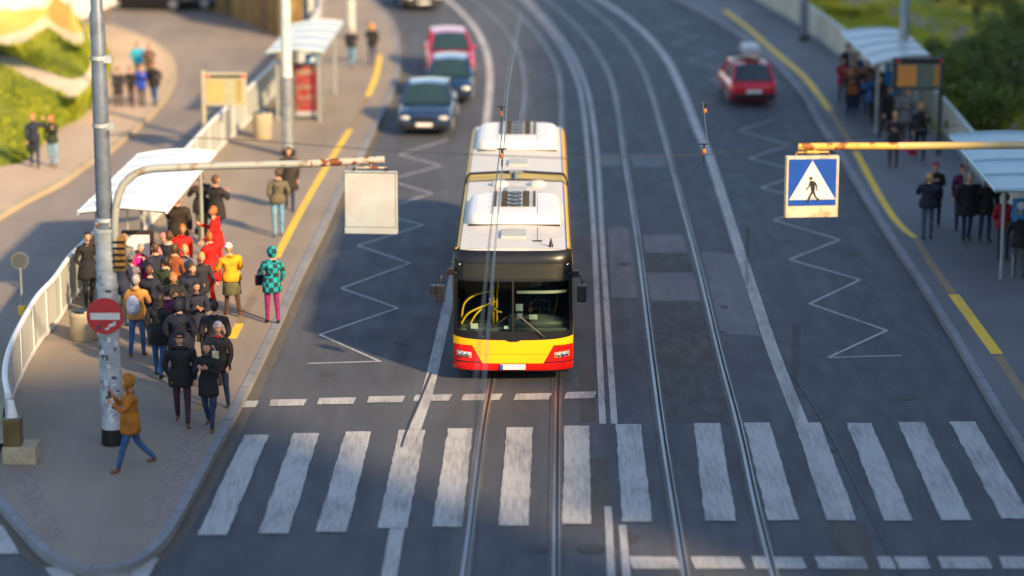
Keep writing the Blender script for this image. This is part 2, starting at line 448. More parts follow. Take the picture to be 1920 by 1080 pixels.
# lane lines
def line(name, pts, wd, m, z=.008, off=0):
    g = MB(); ribbon(g, GP(pts, 0, 6), wd, z, off); return struct(name, g, m)
line('lane_line', [(728, 1090), (745, 990)], .26, white)
line('lane_line', [(778, 806), (800, 740), (820, 660), (838, 580), (860, 480), (885, 370), (905, 280), (914, 211), (918, 167), (918, 133), (911, 94), (892, 55), (864, 22), (839, 0), (800, -30)], .24, white)
line('lane_line', [(1508, 806), (1468, 707), (1440, 632), (1415, 556), (1383, 459), (1358, 380), (1330, 294), (1305, 236), (1278, 167), (1250, 111), (1211, 64), (1164, 25), (1125, 0), (1070, -30)], .27, white)
D1 = [(1130, 795), (1121, 600), (1113, 430), (1103, 294), (1092, 194), (1078, 139), (1053, 89), (1020, 44), (981, 0), (950, -30)]
D2 = [(1152, 795), (1139, 600), (1128, 430), (1120, 294), (1107, 194), (1091, 139), (1065, 89), (1031, 44), (991, 0), (960, -30)]
line('centre_line', D1, .13, white); line('centre_line', D2, .13, white)
line('centre_line', [(1147, 1095), (1140, 950)], .13, white); line('centre_line', [(1176, 1095), (1167, 985)], .13, white)
# tram rails
RAILS = [[(866, 1100), (880, 1000), (905, 800), (925, 680), (945, 500), (965, 330), (978, 228), (985, 175), (981, 130), (970, 94), (950, 61), (920, 28), (887, 0), (850, -30)],
         [(1041, 1100), (1042, 900), (1045, 700), (1050, 500), (1054, 330), (1053, 222), (1050, 153), (1037, 111), (1012, 72), (978, 33), (942, 3), (905, -28)],
         [(1287, 1100), (1265, 960), (1240, 800), (1219, 640), (1195, 450), (1170, 290), (1159, 208), (1142, 139), (1109, 83), (1067, 36), (1025, 0), (985, -30)],
         [(1456, 1100), (1420, 960), (1385, 800), (1348, 660), (1310, 500), (1275, 370), (1255, 294), (1239, 236), (1219, 167), (1192, 105), (1153, 56), (1100, 11), (1080, -3), (1040, -30)]]
gutm = ground_mat('rail_bedding', (.10, .098, .10), (.06, .058, .058), (.15, .15, .155), s2=5, grain=.3)
for k, rp in enumerate(RAILS):
    pth = GP(rp, 0, 6)
    g = MB(); ribbon(g, pth, .25, .012); struct('rail_bed', g, gutm)
    g = MB(); ribbon(g, pth, .055, .0175, -.025); g.cur = 1; ribbon(g, pth, .05, .015, .028); g.cur = 0; ribbon(g, pth, .022, .017, .064); struct('tram_rail', g, [railm, groovem])
# dark seams beside rails
line('tar_seam', [(1190, 420), (1212, 560), (1246, 800), (1262, 900)], .05, tar, .010, .17)
line('tar_seam', [(1283, 400), (1324, 520)], .07, tar, .014, .22)
line('tar_seam', [(1093, 360), (1110, 560), (1116, 760)], .03, tar, .009)
line('tar_seam', [(808, 700), (790, 745), (762, 810), (752, 840)], .05, tar, .017)
line('tar_seam', [(1475, 690), (1515, 745), (1560, 820), (1600, 900), (1650, 1000), (1690, 1080)], .05, tar, .017)
# zigzags
def zig(pts, wd=.075):
    g = MB()
    for a, b in zip(pts[:-1], pts[1:]): ribbon(g, [G(*a), G(*b)], wd, .0085 + .0002 * (pts.index(a) % 2))
    return struct('zigzag_line', g, whited)
zig([(840, 262), (748, 290), (827, 311), (726, 338), (811, 363), (696, 398), (794, 422), (671, 461), (769, 494), (640, 541), (746, 578), (600, 628), (714, 679)])
zig([(577, 682), (714, 678)])
zig([(1450, 225), (1385, 245), (1480, 272), (1405, 297), (1510, 324), (1428, 352), (1545, 385), (1450, 413), (1575, 450), (1480, 487), (1613, 525), (1518, 570), (1663, 620), (1555, 670)])
zig([(1552, 671), (1690, 667)])
zig([(1290, 40), (1240, 52), (1310, 68), (1262, 84), (1340, 98), (1290, 115), (1372, 135), (1330, 152)], .06)
# stop line and dashes
g = MB()
for x0, x1, y in ((440, 482, 758), (507, 573, 755), (597, 665, 752), (690, 757, 749), (778, 845, 746), (868, 940, 745), (965, 1032, 744), (1060, 1115, 741)):
    k = (x0 - 960) * .002
    ragged(g, [(x0 - k * -2 + 3, y - 6), (x1 + 3, y - 7), (x1 - 3, y + 5), (x0 - 3, y + 6)], .0125)
for x0, x1 in ((1183, 1272), (1300, 1392), (1412, 1508), (1531, 1624), (1648, 1742), (1762, 1856), (1876, 1972)):
    ragged(g, [(x0 - 4, 1043), (x1 - 5, 1044), (x1 + 5, 1066), (x0 + 4, 1066)], .0125)
struct('dashed_stop_line', g, white)
g = MB()
for q in ([(458, 815), (504, 815), (425, 1003), (370, 1003)], [(550, 812), (598, 812), (541, 1000), (484, 1000)], [(648, 809), (696, 809), (650, 997), (592, 997)],
          [(748, 806), (797, 806), (764, 990), (708, 990)], [(840, 803), (886, 803), (867, 987), (810, 987)], [(950, 801), (999, 801), (991, 985), (935, 985)],
          [(1058, 798), (1105, 798), (1108, 982), (1055, 982)], [(1155, 795), (1202, 795), (1222, 978), (1167, 978)], [(1301, 793), (1350, 793), (1380, 976), (1322, 976)],
          [(1395, 792), (1443, 792), (1498, 975), (1440, 975)], [(1490, 792), (1538, 792), (1606, 975), (1550, 975)], [(1587, 793), (1634, 793), (1712, 976), (1658, 976)],
          [(1683, 791), (1732, 791), (1823, 975), (1765, 975)], [(1780, 790), (1828, 790), (1935, 972), (1878, 972)], [(1877, 790), (1925, 790), (2030, 972), (1978, 972)],
          [(-60, 985), (5, 985), (36, 1038), (-60, 1040)], [(85, 1064), (122, 1064), (160, 1100), (110, 1100)], [(172, 1069), (235, 1066), (262, 1100), (205, 1100)], [(262, 1046), (298, 1046), (268, 1100), (225, 1100)]):
    ragged(g, q, .0155)
struct('zebra_crossing', g, white)
# platform yellow lines
def yl(pts, m, z=PZ + .004, wd=.2):
    g = MB(); ribbon(g, GP(pts, PZ, 6), wd, z); return struct('yellow_line', g, m)
yl([(705, 100), (712, 103), (706, 139), (690, 180)][1:], yellow); yl([(657, 242), (620, 300), (570, 385), (518, 483)], yellow)
yl([(690, 180), (673, 215), (657, 242)], yelfade); yl([(516, 487), (480, 550), (450, 605)], yelfade)
yl([(449, 607), (435, 635)], yellow); yl([(433, 640), (400, 710), (370, 770)], yelfade)
yl([(1358, 19), (1400, 50), (1447, 92), (1503, 139), (1533, 175), (1556, 207)], yellow, wd=.24)
yl([(1557, 209), (1580, 245), (1603, 281)], yelfade); yl([(1604, 283), (1650, 368), (1684, 418), (1716, 446)], yellow)
yl([(1718, 449), (1750, 500), (1786, 550)], yelfade); yl([(1788, 552), (1870, 664)], yellow, wd=.26); yl([(1872, 667), (1960, 800)], yelfade)
# right-hand ground beyond the railing
g = MB(); P = [G(1400, -60, 0), G(1480, -10), G(1580, 70), G(1700, 170), G(1850, 330), G(2100, 620), G(2500, 620), G(2500, -60)]
g.prism([(p.x + .35, p.y) for p in P], -.1, .10); struct('grass_verge', g, grassm)
g = MB(); ribbon(g, GP([(1560, -25), (1660, 22), (1740, 40), (1800, 62), (1850, 90), (1900, 150), (1930, 260)], .1, 6), 2.0, .106); struct('footpath', g, pavm)
def vcell(rn):
    px, py = rn.uniform(1480, 1960), rn.uniform(-20, 260)
    while py > (px - 1480) * .9 + 5 or py < (px - 1560) * .2 - 20: px, py = rn.uniform(1480, 1960), rn.uniform(-20, 260)
    return G(px, py, .11)
tufts('grass_tufts', vcell, M('yellow_grass_blade', (.50, .46, .015), .8, 0, .4, .6, col2=(.30, .32, .015)), 'yellowish grass beyond the right-hand railing', 5000, .3, 5)
# ================================================================== OBJECT MATERIALS
m_black = M('black_plastic', (.012, .012, .014), .35)
m_rubber = M('rubber', (.016, .016, .017), .8, bump=.2)
m_chrome = M('bright_metal', (.6, .6, .62), .2, 1)
m_galv = M('galvanised_steel', (.36, .39, .42), .45, .55, .25, 3, bump=.1)
m_white_metal = M('white_painted_metal', (.72, .72, .70), .4, 0, .12, 2)
m_pole = M('pale_painted_pole', (.50, .56, .60), .5, .2, .35, 3, bump=.15, bscale=12)
m_pole_dark = M('blue_grey_painted_pole', (.15, .19, .25), .4, .2, .25, 4, bump=.1, bscale=12)
m_rust = M('rusty_paint', (.46, .42, .36), .6, .1, .3, 7, bump=.3, bscale=30, col2=(.20, .065, .018), lo=.50, hi=.56)
m_rusty = M('rusty_yellow_paint', (.72, .46, .10), .55, .1, .3, 5, bump=.3, bscale=30, col2=(.33, .11, .02), lo=.52, hi=.60)
m_conc = ground_mat('sandy_concrete', (.42, .36, .24), (.28, .24, .17), (.5, .44, .33), s1=2, s2=5, grain=.2, rough=.85)
m_glass = glass_mat('clear_glass', (.78, .85, .84))
m_dglass = M('dark_glass', (.010, .016, .02), .04, 0, .3, 1, spec=.8)

# ================================================================== BUS
by = M('bus_yellow', (.90, .50, .004), .28, 0, .04, 2, coat=.5)
bred = M('bus_red', (.74, .008, .004), .28, 0, .05, 2, coat=.5)
bwhite = M('bus_roof_white', (.60, .585, .555), .45, 0, .14, 3.5, bump=.06, bscale=8, stretch=(1, 5, 1), lo=.35, hi=.7)
bblack = M('bus_gloss_black', (.008, .009, .012), .34, 0, .1, 2)
bdisp = M('bus_display', (.018, .019, .014), .45, 0, .1, 3)
bglass = glass_mat('bus_windscreen_glass', (.62, .74, .68), .01)
bint = M('bus_interior', (.045, .055, .055), .7, 0, .2, 2)
bdash = M('bus_dashboard', (.10, .115, .115), .45, 0, .2, 3, bump=.1)
bgrey = M('bus_grey_hatch', (.42, .44, .42), .5, 0, .1, 5)
bhand = M('bus_yellow_handrail', (.85, .52, .01), .35)
bellow = M('bus_bellows', (.30, .26, .12), .75, 0, .45, 2, stretch=(.3, 9, 1))
YF = G(960, 695, .3).y - .02
BX = 0.02
BROT = -R(0.55)
bus = thing('articulated_bus', 'long yellow, red and white articulated bus standing on the left tram track', 'bus', (BX, YF, 0), BROT)
W = 1.26; ZT = 2.79
def rake(h):
    r_ = 0 if h < .9 else .16 * ((h - .9) / 1.9) ** 1.4
    if h > 2.60: r_ += .10 * ((h - 2.60) / .19) ** 2
    if h < .5: r_ += .05 * ((.5 - h) / .2) ** 2
    return r_
def FP(u, h, o=0.0):
    y = .06 * u * u + .20 * abs(u) ** 7 + rake(h)
    tx = 0.0
    return Vector(((W - .02 * max(0, h - 1.2)) * u * (1 - .012 * abs(u) ** 8), y - o, h))
def patch(name, mt, u0, u1, h0, h1, o=0.0, nu=14, nv=8, parent=bus, top=None, bot=None, smooth=True):
    g = MB()
    def f(a, b):
        u = u0 + (u1 - u0) * a
        lo = bot(u) if bot else h0; hi = top(u) if top else h1
        return FP(u, lo + (hi - lo) * b, o)
    g.grid(f, nu, nv, smooth)
    return g.build(name, mt, parent)
# lower front: yellow centre flaring to the sides above, red corners with the headlights
redu = lambda h: .60 + (.80 - .60) * min(1, max(0, (h - .50) / .36)) * 0 + .15 * min(1, max(0, (h - .46) / .40))
lowtop = lambda u: .955 + .06 * abs(u) ** 3 - (.035 if abs(u) < .12 else 0)
patch('front_panel', by, -1, 1, .84, 1.0, 0, 30, 3, top=lowtop)
g = MB()
def fc(a, b):
    h = .46 + (.84 - .46) * b; e = .50 + .17 * b; return FP((-1 + 2 * a) * e, h, 0)
g.grid(fc, 16, 6)
fp2 = g.build('front_panel', by, bus)
for s in (-1, 1):
    g = MB()
    def fr(a, b, s=s):
        h = .46 + (.84 - .46) * b; e = .50 + .17 * b; return FP(s * (e + (1 - e) * a), h, .002)
    g.grid(fr, 10, 6); cp = g.build('corner_panel', bred, bus)
    g = MB()
    g.grid(lambda a, b, s=s: FP(s * (.68 + .255 * a), .575 + .115 * b + .02 * a, .012 + .012 * math.sin(PI * a) * math.sin(PI * b)), 10, 6)
    hl = g.build('headlight', M('headlight_lens', (.72, .70, .64), .12, .4, .35, 22, lo=.4, hi=.6), bus)
    g = MB()
    for k, (c, r_) in enumerate(((.74, .045), (.82, .05), (.89, .038))):
        p = FP(s * c, .635, .03); g.sph(p, r_, .014, r_, 12, 6)
    g.build('lamp', m_chrome, hl)
    g = MB(); p = FP(s * .715, .63, .034); g.sph(p, .03, .012, .035, 10, 6); g.build('indicator', M('amber_lens', (.8, .25, .03), .2), hl)
patch('trim_strip', m_black, -1, -.52, .47, .495, .006, 10, 1); patch('trim_strip', m_black, .52, 1, .47, .495, .006, 10, 1)
patch('trim_strip', M('panel_gap', (.22, .09, .002), .6), -.56, .56, .655, .661, .003, 10, 1)
patch('bumper', bred, -1, 1, .30, .46, .008, 30, 4)
g = MB(); g.box(-.26, .26, -.035, -.006, .335, .445, .006); g.cur = 1; g.box(-.26, -.205, -.038, -.030, .337, .443)
g.build('number_plate', [M('plate_white', (.75, .75, .75), .4), M('plate_blue', (.01, .12, .55), .4)], bus)
patch('maker_badge', m_black, -.13, .13, .93, .99, .012, 8, 3, bot=lambda u: .925 + .05 * (abs(u) / .13) ** 2)
# black windscreen surround and upper mask, with display
patch('windscreen_surround', bblack, -1, 1, .98, 1.14, .003, 30, 3, bot=lowtop)
wtop = 2.18
for s in (-1, 1):
    g = MB(); g.grid(lambda a, b, s=s: FP(s * (.93 + .07 * a), 1.14 + (wtop - 1.14) * b, .003), 4, 8); g.build('windscreen_surround', bblack, bus)
    g = MB(); g.grid(lambda a, b, s=s: FP(s * (.012 + .918 * a), 1.14 + (wtop - 1.14) * b, 0), 16, 8); g.build('windscreen', bglass, bus)
patch('windscreen_pillar', m_black, -.016, .016, 1.13, wtop, .014, 2, 8)
patch('upper_mask', bblack, -1, 1, wtop, ZT, .003, 30, 14)
patch('destination_display', bdisp, -.835, .835, 2.235, 2.535, .010, 16, 4)
patch('gutter_line', m_black, -.86, .86, 2.205, 2.222, .012, 16, 1)
for u in (-.90, .91):
    g = MB(); g.sph(FP(u, 2.50, .01), .022, .012, .028, 10, 6); g.build('marker_light', m_chrome, bus)
# body shells
JY = G(962, 333, 2.9).y - YF; JY2 = G(962, 317, 2.9).y - YF; BE = G(968, 231, 2.9).y - YF
prof = [(W, .30), (W, 1.2), (W - .02, 2.42), (W - .035, 2.58), (W - .07, 2.70), (W - .12, 2.775), (W - .16, 2.80)]
def shell(y0, y1, nm, endcap):
    g = MB()
    for s in (1, -1):
        g.grid(lambda a, b, s=s: (s * prof[round(a * 6)][0], y0 + (y1 - y0) * b, prof[round(a * 6)][1]), 6, 6)
    if endcap:
        g.cur = 0
        ring = [(p[0], y1, p[1]) for p in prof]; ring += [(-p[0], y1, p[1]) for p in reversed(prof)]
        g.add(ring, [list(range(len(ring)))])
    return g.build(nm, by, bus)
shell(.55, JY, 'body', False); shell(JY2, BE, 'rear_body', True)
for s in (1, -1):   # front corners up to the face
    g = MB(); g.grid(lambda a, b, s=s: (FP(s, prof[0][1] + (2.55 - .3) * b).lerp(Vector((s * (W - .016 * max(0, (.3 + 2.25 * b) - 1.2)), .60, .3 + 2.25 * b)), a)), 5, 10); g.build('front_corner', by, bus)
    g = MB()
    def fcn(a, b, s=s):
        h = 2.5 + .29 * b; t = min(6, max(0, b * 4 + 2)); i = int(t); j = min(i + 1, 6); q = t - i
        px_ = prof[i][0] + (prof[j][0] - prof[i][0]) * q; pz = prof[i][1] + (prof[j][1] - prof[i][1]) * q
        p0 = FP(s, min(h, ZT)); return p0.lerp(Vector((s * px_, .62, pz)), a)
    g.grid(fcn, 5, 8); g.build('front_corner', by, bus)
def roof(y0, y1, nm):
    g = MB()
    xw = W - .16
    g.grid(lambda a, b: (-xw + 2 * xw * a, y0 + (y1 - y0) * b, 2.80 + .035 * math.sin(PI * a)), 12, 10)
    g.cur = 1
    for s in (-1, 1): g.tube([(s * (xw + .01), y0, 2.806), (s * (xw + .01), y1, 2.806)], .012, 6)
    return g.build(nm, [bwhite, m_black], bus)
rf = roof(.36, JY, 'roof'); rr_ = roof(JY2, BE, 'rear_roof')
g = MB(); g.grid(lambda a, b: ((-(W - .16) + 2 * (W - .16) * a), FP(-.87 + 1.74 * a, ZT).y + (.37 - FP(-.87 + 1.74 * a, ZT).y) * b, 2.793 + .042 * math.sin(PI * a) * b), 12, 2); g.build('roof_front_edge', bwhite, bus)
# roof seams
g = MB()
for yy in [1.6, 3.2, 8.0, 9.6]:
    if yy < JY - .3: g.grid(lambda a, b: (-1.0 + 2.0 * a, yy + .012 * b, 2.8035 + .035 * math.sin(PI * (.03 + .94 * a))), 10, 1)
g.build('roof_seam', M('seam_grey', (.42, .41, .39), .6), rf)
# climate pods
def pod(pya, pyb, nm, hgt=.24):
    y0 = G(962, pya, 2.84).y - YF; y1 = G(962, pyb, 3.02).y - YF
    g = MB(); hw = 1.03; L_ = y1 - y0; rings = []
    for k, (ins, z) in enumerate(((0, 2.79), (.0, 2.85), (.03, 2.83 + hgt * .5), (.07, 2.83 + hgt * .75), (.15, 2.83 + hgt * .93), (.28, 2.83 + hgt))):
        rg = []
        rc = .32
        for cx, cy, a0 in ((1, 1, 0), (-1, 1, 90), (-1, -1, 180), (1, -1, 270)):
            for q in range(6):
                a = R(a0 + 90 * q / 5)
                rg.append(((cx * (hw - rc) + math.cos(a) * (rc - 0) ) * (1 - ins / hw * .8), (y0 + y1) / 2 + (cy * (L_ / 2 - rc) + math.sin(a) * rc) * (1 - ins / (L_ / 2) * .55), z))
        rings.append(rg)
    g.loft(rings, True, True); p = g.build(nm, M('pod_white', (.70, .70, .68), .35, 0, .05, 2), bus)
    zt = 2.83 + hgt
    # central grille recess with side louvres and fans
    yc0 = y0 + L_ * .30; yc1 = y1 - L_ * .02
    g = MB(); g.box(-.47, .47, yc0, yc1, zt - .02, zt + .006); g.build('grille_tray', M('pod_metal', (.5, .49, .46), .45, .3, .3, 4), p)
    g = MB()
    for x0, x1 in ((-.46, -.40), (-.29, -.155), (.18, .32), (.41, .46)):
        g.box(x0, x1, yc0 + .03, yc1 - .03, zt + .006, zt + .012)
        n_ = 12
        for k in range(n_):
            yy = yc0 + .05 + (yc1 - yc0 - .1) * k / (n_ - 1); g.box(x0, x1, yy, yy + .02, zt + .012, zt + .03)
    g.build('louvre', M('pod_louvre', (.09, .075, .055), .5, .4, .5, 9), p)
    for k in range(4):
        yy = yc0 + (yc1 - yc0) * (k + .5) / 4; r_ = min(.15, (yc1 - yc0) / 10)
        g = MB(); g.tube([(0, yy, zt + .006), (0, yy, zt + .03)], r_, 20); g.cur = 1; g.tube([(0, yy, zt + .03), (0, yy, zt + .04)], .03, 10)
        g.build('fan', [m_black, m_galv], p)
    g = MB()
    for s in (-1, 1):
        g.box(s * .50 - .004, s * .50 + .004, y0 + .04, y1 - .05, zt - .004, zt + .004)
        for k in range(4):
            g.sph((s * .56, yc0 + (yc1 - yc0) * k / 3, zt), .012, n=6, m=4)
    g.build('rivet_strip', m_black, p)
    g = MB(); g.box(-hw * .96, hw * .96, y0 - .015, y0 + .02, 2.80, 2.845); g.build('base_seal', m_black, p)
    return p
pod(421, 363, 'climate_unit'); pod(281, 231, 'climate_unit')
def hatch(pya, pyb, x0, x1, mt=bgrey):
    y0 = G(962, pya, 2.92).y - YF; y1 = G(962, pyb, 2.94).y - YF
    g = MB(); g.box(x0, x1, y0, y1, 2.81, 2.89, .03); h_ = g.build('roof_hatch', mt, bus)
    g = MB(); g.sph(((x0 + x1) / 2, y1, 2.885), .09, .04, .02, 10, 5); g.build('hatch_knob', mt, h_)
hatch(440, 424, -.27, .27); hatch(357, 344, -.22, .27); hatch(305, 293, -.20, .27)
for x in (-.37, .50):
    y_ = G(962, 338, 2.95).y - YF; g = MB(); g.tube([(x, y_, 2.80), (x, y_, 2.89), (x, y_, 2.93), (x, y_, 2.945)], [.19, .20, .15, .02], 20); g.build('roof_vent', bwhite, bus)
y_ = G(1034, 455, 2.9).y - YF
g = MB(); g.tube([(.78, y_, 2.81), (.78, y_, 2.85), (.78, y_, 3.0)], [.055, .045, .008], 10); g.build('aerial', m_black, bus)
g = MB(); yy = G(1006, 446, 2.9).y - YF; g.box(.40, .60, yy - .02, yy + .02, 2.82, 2.85); g.tube([(.5, yy, 2.84), (.5, yy + .02, 3.12)], .006, 6); g.build('aerial', m_black, bus)
# bellows joint
g = MB(); n_ = 9
def bring(y, k):
    d_ = .0 if k % 2 else -.05
    rg = [(p[0] - .02 + d_, y, p[1] - .03 + d_) for p in prof] + [(0.0, y, 2.83 + d_)]
    return rg + [(-p[0] + .02 - d_, y, p[1] - .03 + d_) for p in reversed(prof)]
g.loft([bring(JY + (JY2 - JY) * k / (2 * n_), k) for k in range(2 * n_ + 1)], False, False, closed=False)
bl = g.build('bellows', bellow, bus)
g = MB()
for yy in (JY, JY2):
    g.loft([[(x * q, y2, .3 + (z - .3) * q) for x, y2, z in bring(yy + e, 1)] for e, q in ((-.03, 1.0), (-.03, 1.018), (.03, 1.018), (.03, 1.0))], False, False, closed=False)
g.build('joint_frame', m_black, bl)
g = MB(); ym = (JY + JY2) / 2; g.box(-.03, .03, JY - .02, JY2 - .15, 2.83, 2.89); g.box(-.16, .16, JY2 - .22, JY2 - .15, 2.84, 2.91); g.build('joint_link', m_galv, bl)
# side windows, lower red band, doors on the right-hand kerb side (image left)
def sides(y0, y1, first):
    n = max(1, int((y1 - y0) / 1.5)); st = (y1 - y0) / n
    for k in range(n):
        for s in (-1, 1):
            a, b = y0 + st * k + .04, y0 + st * (k + 1) - .04
            if s == -1 and ((first and k in (0, 3, 6)) or (not first and k == 1)):
                g = MB(); g.box(*(sorted((s * (W + .004), s * (W - .05)))), a, b, .42, 2.42)
                d = g.build('door', M('door_frame', (.02, .02, .022), .4), bus)
                for q in (0, 1):
                    g = MB(); m_ = (a + b) / 2; aa, bb = (a + .07, m_ - .03) if q == 0 else (m_ + .03, b - .07)
                    g.box(*(sorted((s * (W + .012), s * (W)))), aa, bb, .55, 2.3); g.build('door_pane', m_dglass, d)
            else:
                g = MB(); g.add([(s * (W + .006), a, 1.12), (s * (W + .006), b, 1.12), (s * (W - .012), b, 2.36), (s * (W - .012), a, 2.36)], [(0, 1, 2, 3) if s > 0 else (3, 2, 1, 0)])
                g.build('window', m_dglass, bus)
    for s in (-1, 1):
        g = MB(); x = s * (W + .004); g.add([(x, y0, .32), (x, y1, .32), (x, y1, .74), (x, y0, .74)], [(0, 1, 2, 3)]); g.build('side_band', bred, bus)
sides(.75, JY - .15, True); sides(JY2 + .15, BE - .15, False)
# wheels
for yy in (2.7, 8.4, min(13.2, BE - 3)):
    for s in (-1, 1):
        g = MB(); xo = s * (W - .03); xi = s * (W - .30)
        g.tube([(xi, yy, .5), (xi, yy, .5), (xo, yy, .5), (xo, yy, .5)], [.42, .50, .50, .42], 24); wh = g.build('wheel', m_rubber, bus)
        g = MB(); g.tube([(s * (W - .05), yy, .5), (s * (W - .01), yy, .5)], [.30, .26], 18); g.build('rim', m_galv, wh)
        g = MB(); g.tube([(s * (W - .02), yy, .5), (s * (W + .007), yy, .5)], .56, 24); g.build('wheel_arch', m_black, bus)
# underbody
g = MB(); g.box(-1.15, 1.15, .25, JY, .22, .42); g.box(-1.15, 1.15, JY2, BE - .1, .22, .42); g.build('chassis', m_black, bus)
# interior
g = MB(); g.box(-1.2, 1.2, .4, 8, .42, .86); g.box(-1.22, -1.20, .7, 8, .86, 2.7); g.box(1.20, 1.22, .7, 8, .86, 2.7); g.box(-1.2, 1.2, 7.98, 8.0, .86, 2.7); g.box(-1.2, 1.2, .3, 8, 2.30, 2.34)
g.build('cabin_lining', bint, bus)
g = MB()
g.sph((.56, .52, 1.22), .60, .28, .16, 20, 10); g.box(-1.1, 1.15, .24, .62, 1.0, 1.16, .05); g.box(-.10, .10, .4, .8, 1.1, 1.32, .04)
dsh = g.build('dashboard', bdash, bus)
g = MB(); sw = [(.56 + .24 * math.cos(a), .86 + .12 * math.sin(a), 1.42 + .17 * math.sin(a)) for a in [2 * PI * k / 24 for k in range(25)]]
g.tube(sw, .016, 8); g.tube([(.33, .86, 1.42), (.79, .86, 1.42)], .014, 6); g.tube([(.56, .86, 1.42), (.56, .70, 1.2)], .03, 8); g.build('steering_wheel', m_black, bus)
g = MB(); g.box(.34, .78, 1.35, 1.80, 1.0, 1.12, .04); g.box(.34, .78, 1.78, 1.88, 1.08, 1.8, .04); g.build('driver_seat', bint, bus)
def arc(pts, r_=.022): g.tube(smooth_path(pts, 6), r_, 8)
g = MB()
arc([(-1.08, .75, 1.25), (-1.02, .78, 1.55), (-.80, .82, 1.72), (-.50, .9, 1.78)]); arc([(-1.08, .6, 1.16), (-.95, .62, 1.36), (-.70, .7, 1.48), (-.38, .9, 1.56)]); arc([(-.92, .6, 1.10), (-.80, .62, 1.32), (-.66, .68, 1.46)])
arc([(-.42, .9, .9), (-.42, .9, 1.9)], .026); arc([(-.34, 1.0, .9), (-.35, 1.0, 1.5), (-.30, 1.0, 2.2)], .022); arc([(-.50, .95, 1.62), (-.38, .85, 1.40), (-.24, .85, 1.34)], .02)
g.build('handrail', bhand, bus)
pap = M('paper', (.75, .78, .70), .7)
g = MB()
for x, z, w_, h_ in ((-.80, 1.22, .15, .11), (-.13, 1.20, .11, .06), (.13, 1.62, .15, .15), (.42, 1.42, .17, .10), (.14, 1.44, .12, .12)):
    p = FP(x / W, z, -.10); g.box(p.x - w_ / 2, p.x + w_ / 2, p.y, p.y + .01, z - h_ / 2, z + h_ / 2)
g.build('ticket_notice', pap, bus)
g = MB(); g.grid(lambda a, b: FP(.06 + .84 * a, 1.92 + .06 * b, -.05), 8, 1); g.build('sun_blind', M('sun_blind', (.55, .55, .48), .7), bus)
g = MB()
for pts in (((.08, 1.50), (.45, 1.10), (.50, 1.05)), ((-.10, 1.46), (-.36, 1.22), (-.50, 1.04))):
    pp = [FP(u, h, .05) for u, h in pts]; g.tube(pp, .012, 6); g.tube([pp[0], pp[1]], .02, 6)
    g.sph(pp[-1], .04, .03, .03, 8, 6)
g.build('wiper', m_black, bus)
# mirrors
for s, x0, xm, z0, zm in ((-1, -1.28, -1.49, 2.36, 1.93), (1, 1.28, 1.42, 2.32, 1.93)):
    g = MB()
    g.box(*(sorted((s * 1.22, s * 1.36))), .28, .36, z0 - .09, z0 + .05, .02)
    g.tube([(s * 1.30, .30, z0), (xm + s * -.04, .12, z0 - .02), (xm, .06, z0 - .1), (xm, .06, zm + .2)], .018, 8)
    mr = g.build('mirror_arm', m_black, bus)
    g = MB(); g.box(xm - .10, xm + .09, .0, .13, zm - .17, zm + .19, .035)
    if s < 0: g.box(xm - .22, xm - .10, .02, .12, zm - .02, zm + .18, .02)
    g.build('mirror', m_black, mr)

